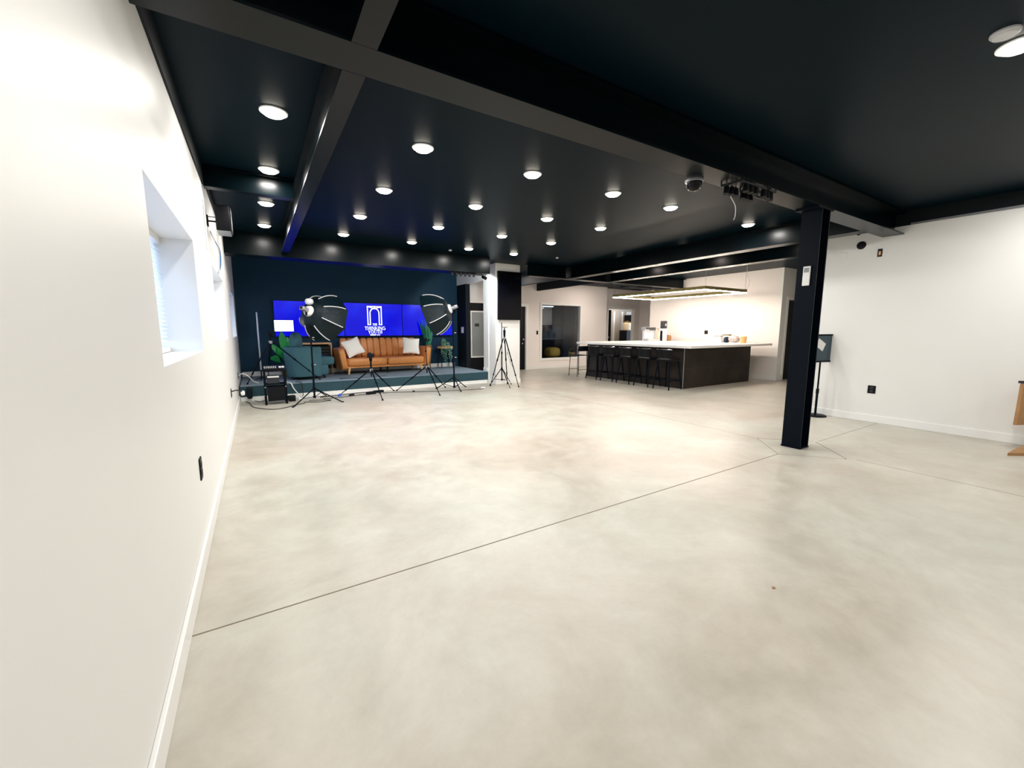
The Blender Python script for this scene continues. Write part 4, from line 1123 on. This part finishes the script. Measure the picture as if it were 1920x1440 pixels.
# speaker on the left wall
t = thing('wall_speaker', 'black loudspeaker on a bracket high on the left wall', 'speaker', (XL, 5.0, 2.30), 0)
MB().b(0.075, 0.19, -0.13, 0.13, -0.12, 0.115, bev=0.012).build('cabinet', M['black'], t)
MB().b(0.19, 0.198, -0.115, 0.115, -0.108, 0.103, bev=0.004).build('grille', M['darkgrey'], t, smooth=False)
MB().b(0.08, 0.186, -0.125, 0.125, -0.124, -0.1205).build('bottom_trim', M['grey'], t, smooth=False)
MB().b(0.0, 0.012, -0.03, 0.03, -0.07, 0.03).cyl((0.01, 0, -0.02), (0.08, 0, -0.02), 0.008, n=8).cyl((0.01, 0, 0.02), (0.08, 0, 0.02), 0.004, n=8).build('bracket', M['blackmetal'], t, smooth=False)
MB().b(0.0, 0.006, -0.33, -0.29, -0.33, 0.09).build('conduit_cover', M['silver'], t, smooth=False)
t = thing('speaker_wires', 'blue and white wires dangling from the left wall under the speaker', 'cable', (XL, 5.3, 2.25))
MB().tube(smooth_path([(0.004, -0.05, -0.02), (0.03, 0.02, -0.10), (0.055, 0.16, -0.17), (0.045, 0.30, -0.30), (0.015, 0.36, -0.38)]), 0.007).build('blue_wire', M['cord_blue'], t)
MB().tube(smooth_path([(0.004, -0.07, -0.02), (0.025, 0.0, -0.09), (0.048, 0.14, -0.17), (0.035, 0.28, -0.31), (0.02, 0.33, -0.40)]), 0.006).build('white_wire', M['cord_white'], t)

# ------------------------------------------------------------------ fixtures on the main beam
t = thing('dome_camera', 'black dome security camera under the main beam', 'camera', (3.08, 2.185, ZB))
MB().lathe([(0.0, -0.085), (0.03, -0.08), (0.055, -0.055), (0.062, -0.02), (0.062, 0.0), (0.0, 0.0)], n=24).build('dome', M['glassdark'], t)
MB().lathe([(0.063, -0.018), (0.070, -0.014), (0.070, 0.0), (0.063, 0.0)], n=24).build('ring', M['grey'], t)
t = thing('track_light', 'black track rack with a cluster of small spotlights under the main beam', 'light', (3.64, 2.03, ZB))
for (p, q) in (((-0.31, 0.08), (-0.29, -0.09)), ((-0.29, -0.075), (0.24, -0.075)), ((-0.05, 0.07), (0.30, 0.07)), ((0.10, -0.09), (0.27, 0.03))):
    MB().tube([(p[0], p[1], -0.02), (q[0], q[1], -0.02)], 0.010, n=6).cyl((p[0], p[1], -0.02), (p[0], p[1], 0.0), 0.006, n=6).cyl((q[0], q[1], -0.02), (q[0], q[1], 0.0), 0.006, n=6).build('track', M['black'], t)
for (x, y) in ((-0.27, 0.06), (-0.21, 0.05), (-0.15, 0.05), (-0.19, -0.06), (-0.12, -0.06), (-0.05, -0.06), (-0.03, 0.06), (0.03, 0.06), (0.09, 0.06), (0.08, -0.06), (0.15, -0.05), (0.22, -0.04)):
    MB().cyl((x, y, -0.005), (x, y, -0.035), 0.007, n=8).cyl((x, y, -0.025), (x - 0.008, y - 0.004, -0.085), 0.022, 0.025, n=12).build('spotlight', M['black'], t)
cable([(3.60, 2.20, ZB), (3.64, 2.21, ZB - 0.03), (3.70, 2.20, ZB - 0.10), (3.71, 2.20, ZB - 0.18), (3.69, 2.20, ZB - 0.22)], 0.004, 'silver', 'loose thin wire hanging from the main beam by the spotlight rack', 'loose_wire')
# fixtures on the bulkhead
t = thing('track_light', 'black rack of small spotlights under the right end of the stage bulkhead', 'light', (3.60, 7.66, 2.385))
MB().b(-0.28, 0.28, -0.015, 0.015, -0.025, 0.0).build('track', M['black'], t, smooth=False)
for k in range(6):
    MB().cyl((-0.24 + k * 0.095, 0, -0.02), (-0.24 + k * 0.095, -0.005, -0.075), 0.02, 0.024, n=10).build('spotlight', M['black'], t)
t = thing('spotlight', 'small black spotlight under the bulkhead beside the white pillar', 'light', (4.12, 7.70, 2.385))
MB().cyl((0, 0, 0), (0, 0, -0.04), 0.008, n=8).cyl((-0.05, 0.02, -0.05), (0.04, 0.05, -0.075), 0.034, n=14).build('head', M['black'], t)
MB().cyl((0.04, 0.05, -0.075), (0.043, 0.051, -0.076), 0.028, n=14).build('lens', M['lens'], t)
sd = bpy.data.lights.new('spotlight_beam', 'SPOT')
sd.energy = 60; sd.spot_size = math.radians(95); sd.spot_blend = 0.25; sd.shadow_soft_size = 0.03; sd.color = (0.92, 1.0, 1.0)
so = bpy.data.objects.new('spotlight_beam', sd)
COL.objects.link(so)
so.location = (4.18, 7.76, 2.30)
so.rotation_euler = (Vector((4.66, 8.95, 1.6)) - Vector(so.location)).to_track_quat('-Z', 'Y').to_euler()

# ------------------------------------------------------------------ bar island
bar = thing('bar_island', 'dark tiled bar island with a white quartz counter', 'bar', (0, 0, 0))
MB().b(7.60, 10.15, 5.40, 8.38, 0.0, 0.8675).build('body', M['tile'], bar, smooth=False)
gb = MB()
for (x) in (8.45, 9.30):
    gb.b(x - 0.002, x + 0.002, 5.3985, 5.40, 0.0, 0.85)
gb.b(7.60, 10.15, 5.3985, 5.40, 0.423, 0.427)
for y in (6.15, 6.90, 7.65):
    gb.b(7.5985, 7.60, y - 0.002, y + 0.002, 0, 0.85)
gb.b(7.5985, 7.60, 5.40, 8.38, 0.58, 0.584)
gb.build('tile_joint', M['darkgrey'], bar, smooth=False)
MB().b(7.592, 7.606, 5.392, 5.406, 0, 0.85).build('corner_trim', M['grey'], bar, smooth=False)
ct = MB().b(7.42, 10.58, 5.13, 8.62, 0.868, 0.92, bev=0.004).build('counter', M['marble'], bar, smooth=False)

# bar stools
def make_stool(lab):
    t = thing('bar_stool', lab, 'stool', (0, 0, 0), 0, 'black bar stools along the island')
    # local: +x faces the bar, back at -x
    MB().puff((0.0, 0, 0.62), (0.19, 0.19, 0.028), 0.35, n=24, m=10).build('seat', M['black'], t)
    b = MB()
    pts = []
    for k in range(9):
        a = math.radians(-62 + 124 * k / 8)
        pts.append((-0.19 * math.cos(a) - 0.02, 0.185 * math.sin(a) / math.sin(math.radians(62))))
    prev = None
    for (x, y) in pts:
        s_ = [b.bm.verts.new((x + dx, y, z)) for dx, z in ((0.0, 0.66), (-0.022, 0.66), (-0.045, 0.835), (-0.023, 0.835))]
        if prev:
            for k in range(4):
                j = (k + 1) % 4
                b.bm.faces.new((prev[k], prev[j], s_[j], s_[k]))
        else: b.bm.faces.new(s_)
        prev = s_
    b.bm.faces.new(prev[::-1])
    bk = b.build('backrest', M['black'], t)
    MB().tube([(x - 0.033, y, 0.839) for x, y in pts], 0.009, n=6).build('top_rail', M['chrome'], bk)
    for s in (-1, 1):
        MB().cyl((-0.12, s * 0.14, 0.61), (-0.14, s * 0.155, 0.70), 0.011, n=8).build('back_post', M['blackmetal'], t)
    for sx in (-1, 1):
        for sy in (-1, 1):
            MB().cyl((sx * 0.14, sy * 0.14, 0.60), (sx * 0.205, sy * 0.20, 0.0), 0.017, 0.013, n=10).build('leg', M['blackmetal'], t)
    q = 0.187
    MB().tube([(-q, -q, 0.19), (q, -q, 0.19)], 0.010).build('stretcher', M['blackmetal'], t)
    MB().tube([(-q, q, 0.19), (q, q, 0.19)], 0.010).build('stretcher', M['blackmetal'], t)
    MB().tube([(-q, -q, 0.19), (-q, q, 0.19)], 0.010).build('stretcher', M['blackmetal'], t)
    MB().tube([(q, -q, 0.19), (q, q, 0.19)], 0.010).build('stretcher', M['blackmetal'], t)
    return t
nm = ['nearest the camera', 'second from the near corner', 'third from the near corner', 'fourth from the near corner', 'fifth from the near corner, farthest away']
st0 = make_stool('black low backed bar stool at the island, ' + nm[0])
st0.location = (7.355, 5.60, 0)
for i in range(1, 5):
    dup(st0, (7.353 + 0.004 * i, 5.60 + 0.535 * i, 0), random.uniform(-0.03, 0.03), 'black low backed bar stool at the island, ' + nm[i])
# thin metal chair stool at the far end
t = thing('counter_chair', 'black wire legged counter chair at the far left end of the island', 'chair', (7.385, 8.50, 0))
MB().box((0.0, 0, 0.565), (0.36, 0.34, 0.02), bev=0.006).build('seat', M['black'], t, smooth=False)
MB().box((0.0, -0.20, 0.745), (0.34, 0.022, 0.14), rot=(0.12, 0, 0), bev=0.015).build('backrest', M['black'], t)
for (x, y) in ((-0.15, -0.15), (0.15, -0.15), (-0.15, 0.15), (0.15, 0.15)):
    MB().cyl((x, y * 1.1 if y < 0 else y, 0.56 if y > 0 else 0.74), (x * 1.15, y * 1.15, 0.0), 0.009, n=8).build('leg', M['blackmetal'], t)
MB().tube([(-0.165, -0.165, 0.18), (0.165, -0.165, 0.18)], 0.007).build('stretcher', M['blackmetal'], t)
MB().tube([(-0.165, 0.165, 0.18), (0.165, 0.165, 0.18)], 0.007).build('stretcher', M['blackmetal'], t)

# ------------------------------------------------------------------ things on the counter
ZT = 0.9205
t = thing('drink_tap_tower', 'silver drink tap tower with a row of dark taps at the counter back', 'tap tower', (9.63, 8.05, ZT))
MB().b(-0.26, 0.26, -0.05, 0.05, 0.30, 0.40, bev=0.01).build('header', M['grey'], t, smooth=False)
for x in (-0.22, 0.22):
    MB().cyl((x, 0, 0.0), (x, 0, 0.31), 0.03, n=14).build('post', M['chrome'], t)
for k in range(7):
    x = -0.18 + k * 0.06
    tp_ = MB().cyl((x, -0.05, 0.32), (x, -0.085, 0.30), 0.012, n=8).cyl((x, -0.085, 0.305), (x, -0.085, 0.25), 0.008, n=8).build('tap', M['chrome'], t)
    MB().cyl((x, -0.075, 0.31), (x, -0.08, 0.385), 0.010, 0.013, n=8).build('tap_handle', M['black'], tp_)
MB().b(-0.22, 0.22, -0.02, 0.0, 0.06, 0.30).build('back_panel', M['white'], t, smooth=False)
MB().b(-0.20, 0.30, -0.18, 0.03, 0.0, 0.075, bev=0.004).build('drip_tray', M['chrome'], t, smooth=False)
t = thing('bottle', 'small white pump bottle right of the tap tower', 'bottle', (10.02, 8.02, ZT))
MB().lathe([(0.0, 0.0), (0.04, 0.0), (0.042, 0.20), (0.02, 0.25), (0.018, 0.29), (0.0, 0.29)], n=16).build('body', M['cream'], t)
MB().cyl((0, 0, 0.29), (0, 0, 0.35), 0.010, n=8).box((-0.02, 0, 0.355), (0.07, 0.025, 0.02)).build('pump', M['wood_mid'], t)
t = thing('coffee_grinder', 'white coffee grinder with a dark square hopper on the counter', 'grinder', (10.22, 8.0, ZT))
MB().b(-0.075, 0.075, -0.08, 0.08, 0.0, 0.36, bev=0.015).build('body', M['white'], t)
MB().b(-0.065, 0.065, -0.07, 0.07, 0.36, 0.58, bev=0.01).build('hopper', M['darkgrey'], t)
MB().b(-0.02, 0.02, -0.074, -0.0705, 0.44, 0.50).build('hopper_window', M['white'], t, smooth=False)
MB().b(-0.10, -0.076, -0.03, 0.03, 0.0, 0.3).build('chute', M['black'], t, smooth=False)
t = thing('storage_jar', 'lidded glass jar of brown grains right of the coffee grinder', 'jar', (10.43, 7.98, ZT))
MB().lathe([(0.0, 0.0), (0.075, 0.0), (0.08, 0.02), (0.08, 0.13), (0.055, 0.17), (0.0, 0.17)], n=20).build('body', M['amber'], t)
MB().lathe([(0.0, 0.171), (0.058, 0.171), (0.058, 0.225), (0.0, 0.23)], n=20).build('lid', M['silver'], t)
o = MB().b(-0.12, 0.12, -0.17, 0.17, 0, 0.055, bev=0.003).build('takeaway_box', M['white'], loc=(10.20, 6.30, ZT), smooth=False)
tag(o, 'wide flat white box at the bottom of the small pile on the counter', 'box')
o = MB().b(-0.06, 0.06, -0.09, 0.09, 0, 0.09, bev=0.003).build('takeaway_box', M['white'], loc=(10.20, 6.27, ZT + 0.0555), smooth=False)
tag(o, 'white box standing on the wide flat box on the counter', 'box')
o = MB().b(-0.06, 0.06, -0.09, 0.09, 0, 0.03, bev=0.003).build('takeaway_box', M['bag'], loc=(10.20, 6.27, ZT + 0.146), smooth=False)
tag(o, 'grey brown tray topping the box pile on the counter', 'box')
o = MB().cyl((0, -0.10, 0), (0, 0.10, 0), 0.014, n=10).cyl((0, -0.12, 0), (0, -0.06, 0), 0.022, n=10).build('hand_tool', M['gold'], loc=(10.20, 6.06, ZT + 0.195))
tag(o, 'dark bronze handled tool lying across the top of the counter pile', 'tool')
o = MB().puff((0, 0, 0.075), (0.10, 0.045, 0.075), 0.7, n=16, m=10).build('drink_bottle', M['bluecurtain'], loc=(10.20, 6.05, ZT), smooth=True)
tag(o, 'dark blue pouch between the box pile and the shiny bags', 'pouch')
o = MB().puff((0, 0, 0.085), (0.10, 0.13, 0.085), 0.75, rot=(0.1, 0.05, 0.2), n=20, m=12).build('plastic_bag', M['bag'], loc=(10.20, 5.86, ZT + 0.012))
tag(o, 'shiny crumpled grey plastic bag on the counter', 'bag')
t = thing('paper_canister', 'orange paper canister at the right end of the counter things', 'canister', (10.20, 5.62, ZT))
MB().lathe([(0.0, 0.0), (0.062, 0.0), (0.068, 0.155), (0.0, 0.155)], n=20).build('body', M['orange'], t)
MB().lathe([(0.0, 0.1555), (0.071, 0.1555), (0.071, 0.17), (0.0, 0.172)], n=20).build('lid', M['cream'], t)

# ------------------------------------------------------------------ things seen in the room behind the interior window
t = thing('studio_cabinet', 'stepped dark blue cabinet inside the interior window', 'cabinet', (8.9, 11.8, 0))
MB().b(-1.1, 0.005, 0, 0.45, 0, 1.17).b(0.005, 0.50, 0, 0.45, 0, 1.37).build('body', M['bluecurtain'], t, smooth=False)
MB().b(-0.03, 0.50, -0.05, 0.45, 1.371, 1.41).build('top', M['black'], t, smooth=False)
MB().b(-1.1, 0.50, -0.06, -0.0, 0.90, 0.94).build('ledge', M['slate'], t, smooth=False)
MB().b(-1.1, 0.50, -0.03, -0.0, 0.02, 0.899).build('front', M['black'], t, smooth=False)
tag(MB().b(-0.29, 0.29, -0.04, 0.04, 0.0, 2.5).build('curtain', M['bluecurtain'], loc=(9.74, 11.75, 0), smooth=False), 'dark blue curtain hanging inside the interior window', 'curtain')
tag(MB().b(-0.2, 0.2, -0.2, 0.2, 0.0, 2.0).build('speaker_cabinet', M['black'], loc=(10.18, 11.5, 0), smooth=False), 'tall black cabinet at the right inside the interior window', 'cabinet')
tag(MB().puff((0, 0, 0.48), (0.24, 0.24, 0.17), 0.6).build('pouf', M['mustard'], loc=(8.60, 11.25, 0.0)), 'mustard round cushion low inside the interior window', 'cushion')
tag(MB().b(-0.2, 0.2, -0.2, 0.2, 0, 0.30).build('low_block', M['black'], loc=(8.60, 11.25, 0.0), smooth=False), 'low black block under the mustard cushion inside the window', 'block')
t = thing('wicker_basket', 'wicker basket with a handle inside the lower right of the interior window', 'basket', (9.28, 11.02, 0.34))
MB().lathe([(0.0, 0.0), (0.11, 0.0), (0.135, 0.13), (0.125, 0.13), (0.10, 0.02), (0.0, 0.02)], n=20).build('body', M['basket'], t)
MB().tube([(0.125 * math.cos(a), 0, 0.12 + 0.14 * math.sin(a)) for a in [PI * k / 10 for k in range(11)]], 0.008).build('handle', M['basket'], t)
tag(MB().b(-0.18, 0.18, -0.13, 0.13, 0, 0.339).build('stool_block', M['black'], loc=(9.28, 11.02, 0.0), smooth=False), 'low black block carrying the wicker basket', 'stool')
t = thing('linear_lamp', 'lit white strip lamp inside the top left of the interior window', 'light', (8.32, 11.2, 2.0))
MB().b(-0.24, 0.24, -0.05, 0.05, 0.0, 0.03).build('strip', M['panel'], t, smooth=False)
for x in (-0.2, 0.2):
    MB().cyl((x, 0, 0.03), (x, 0, ZC - 2.0), 0.004, n=6).build('wire', M['grey'], t)

struct(MB().b(7.3, 9.45, 12.4, 12.5, 0, ZC).build('wall_studio_pale', M['wall_k'], smooth=False), 'pale wall inside the dark room')
# things in the pantry
t = thing('coffee_urn', 'cream coffee urn on a dark stand inside the pantry doorway', 'urn', (13.03, 12.0, 0))
MB().b(-0.22, 0.22, -0.2, 0.2, 0, 1.22).build('stand', M['black'], t, smooth=False)
MB().lathe([(0.0, 1.221), (0.17, 1.221), (0.175, 1.25), (0.175, 1.50), (0.15, 1.53), (0.0, 1.53)], n=24).build('tank', M['cream'], t)
MB().lathe([(0.0, 1.531), (0.15, 1.531), (0.10, 1.58), (0.03, 1.61), (0.0, 1.61)], n=20).build('lid', M['gold'], t)
tag(MB().b(-0.18, 0.30, -0.02, 0.02, 0.0, 0.16).build('wall_notice', M['paper'], loc=(13.66, 12.47, 1.84), smooth=False), 'white notice on the pantry wall above the urn', 'notice')
t = thing('metal_rack', 'dark rack behind the urn inside the pantry', 'rack', (13.72, 12.22, 0))
for x in (-0.4, 0.4):
    MB().b(x - 0.02, x + 0.02, -0.2, 0.2, 0, 1.85).build('upright', M['black'], t, smooth=False)
for z in (0.3, 0.8, 1.3, 1.8):
    MB().b(-0.38, 0.38, -0.2, 0.2, z, z + 0.03).build('shelf', M['black'], t, smooth=False)
MB().b(-0.38, 0.38, 0.19, 0.2, 0, 1.8).build('back', M['black'], t, smooth=False)

# ------------------------------------------------------------------ sign stand by the post
t = thing('sign_stand', 'black framed sign board on a round based pole beside the right wall', 'sign', (6.865, 2.66, 0), 0.0)
MB().lathe([(0.0, 0.0), (0.135, 0.0), (0.138, 0.012), (0.12, 0.022), (0.03, 0.026), (0.0, 0.026)], n=32).build('base', M['blackmetal'], t)
MB().cyl((0, 0, 0.02), (0, 0, 0.36), 0.015, n=12).cyl((0, 0, 0.35), (0, 0, 0.80), 0.011, n=12).build('pole', M['blackmetal'], t)
MB().cyl((0, 0, 0.33), (0, 0, 0.40), 0.02, n=12).build('clamp', M['black'], t)
bd = Matrix.Translation((0, 0, 0.985)) @ Euler((0, 0, math.radians(-12))).to_matrix().to_4x4()
def bx(b, x0, x1, y0, y1, z0, z1):
    b2 = MB().b(x0, x1, y0, y1, z0, z1)
    bmesh.ops.transform(b2.bm, matrix=bd, verts=b2.bm.verts)
    b._merge(b2.bm)
    return b
fb = MB()
W2, H2 = 0.215, 0.20
bx(fb, -W2, W2, -0.02, -0.004, -H2, -H2 + 0.022); bx(fb, -W2, W2, -0.02, -0.004, H2 - 0.022, H2)
bx(fb, -W2, -W2 + 0.022, -0.02, -0.004, -H2 + 0.022, H2 - 0.022); bx(fb, W2 - 0.022, W2, -0.02, -0.004, -H2 + 0.022, H2 - 0.022)
fb.build('frame', M['blackmetal'], t, smooth=False)
bx(MB(), -W2 + 0.01, W2 - 0.01, -0.012, 0.004, -H2 + 0.01, H2 - 0.01).build('board', M['slate'], t, smooth=False)
pb = MB()
b2 = MB().box((-0.045, -0.0135, 0.05), (0.17, 0.0015, 0.12), rot=(0, math.radians(28), 0))
bmesh.ops.transform(b2.bm, matrix=bd, verts=b2.bm.verts); pb._merge(b2.bm)
pb.build('paper_card', M['paper'], t, smooth=False)

# ------------------------------------------------------------------ brown wooden table at the right edge
t = thing('wooden_table', 'brown wooden table end with a flat foot at the right edge', 'table', (7.0, 0.55, 0))
MB().prism([(-0.385, 0.22, 0.27), (0.0, 0.05, 0.27), (0.0, 0.05, 0.70), (-0.35, 0.22, 0.70), (-0.36, 0.22, 0.55)], (0.0, 0.025, 0)).build('apron', M['wood_mid'], t, smooth=False)
MB().prism([(-0.35, 0.20, 0.701), (0.0, 0.03, 0.701), (0.0, 0.09, 0.701), (-0.345, 0.26, 0.701)], (0, 0, 0.025)).build('top', M['darkgrey'], t, smooth=False)
MB().prism([(-0.70, 0.21, 0.0), (-0.28, -0.10, 0.0), (0.0, -0.10, 0.0), (0.0, 0.15, 0.0), (-0.35, 0.20, 0.0)], (0, 0, 0.028)).build('foot', M['wood_mid'], t, smooth=False)
MB().b(-0.10, -0.02, 0.085, 0.12, 0.0285, 0.2695).build('post', M['wood_mid'], t, smooth=False)

# a small dry leaf scrap on the floor in the foreground
tag(MB().puff((0, 0, 0.002), (0.010, 0.007, 0.002), 0.9, n=10, m=6).build('floor_scrap', M['wood_mid'], loc=(2.06, 0.90, 0.001)), 'tiny brown scrap on the floor in the foreground', 'scrap')
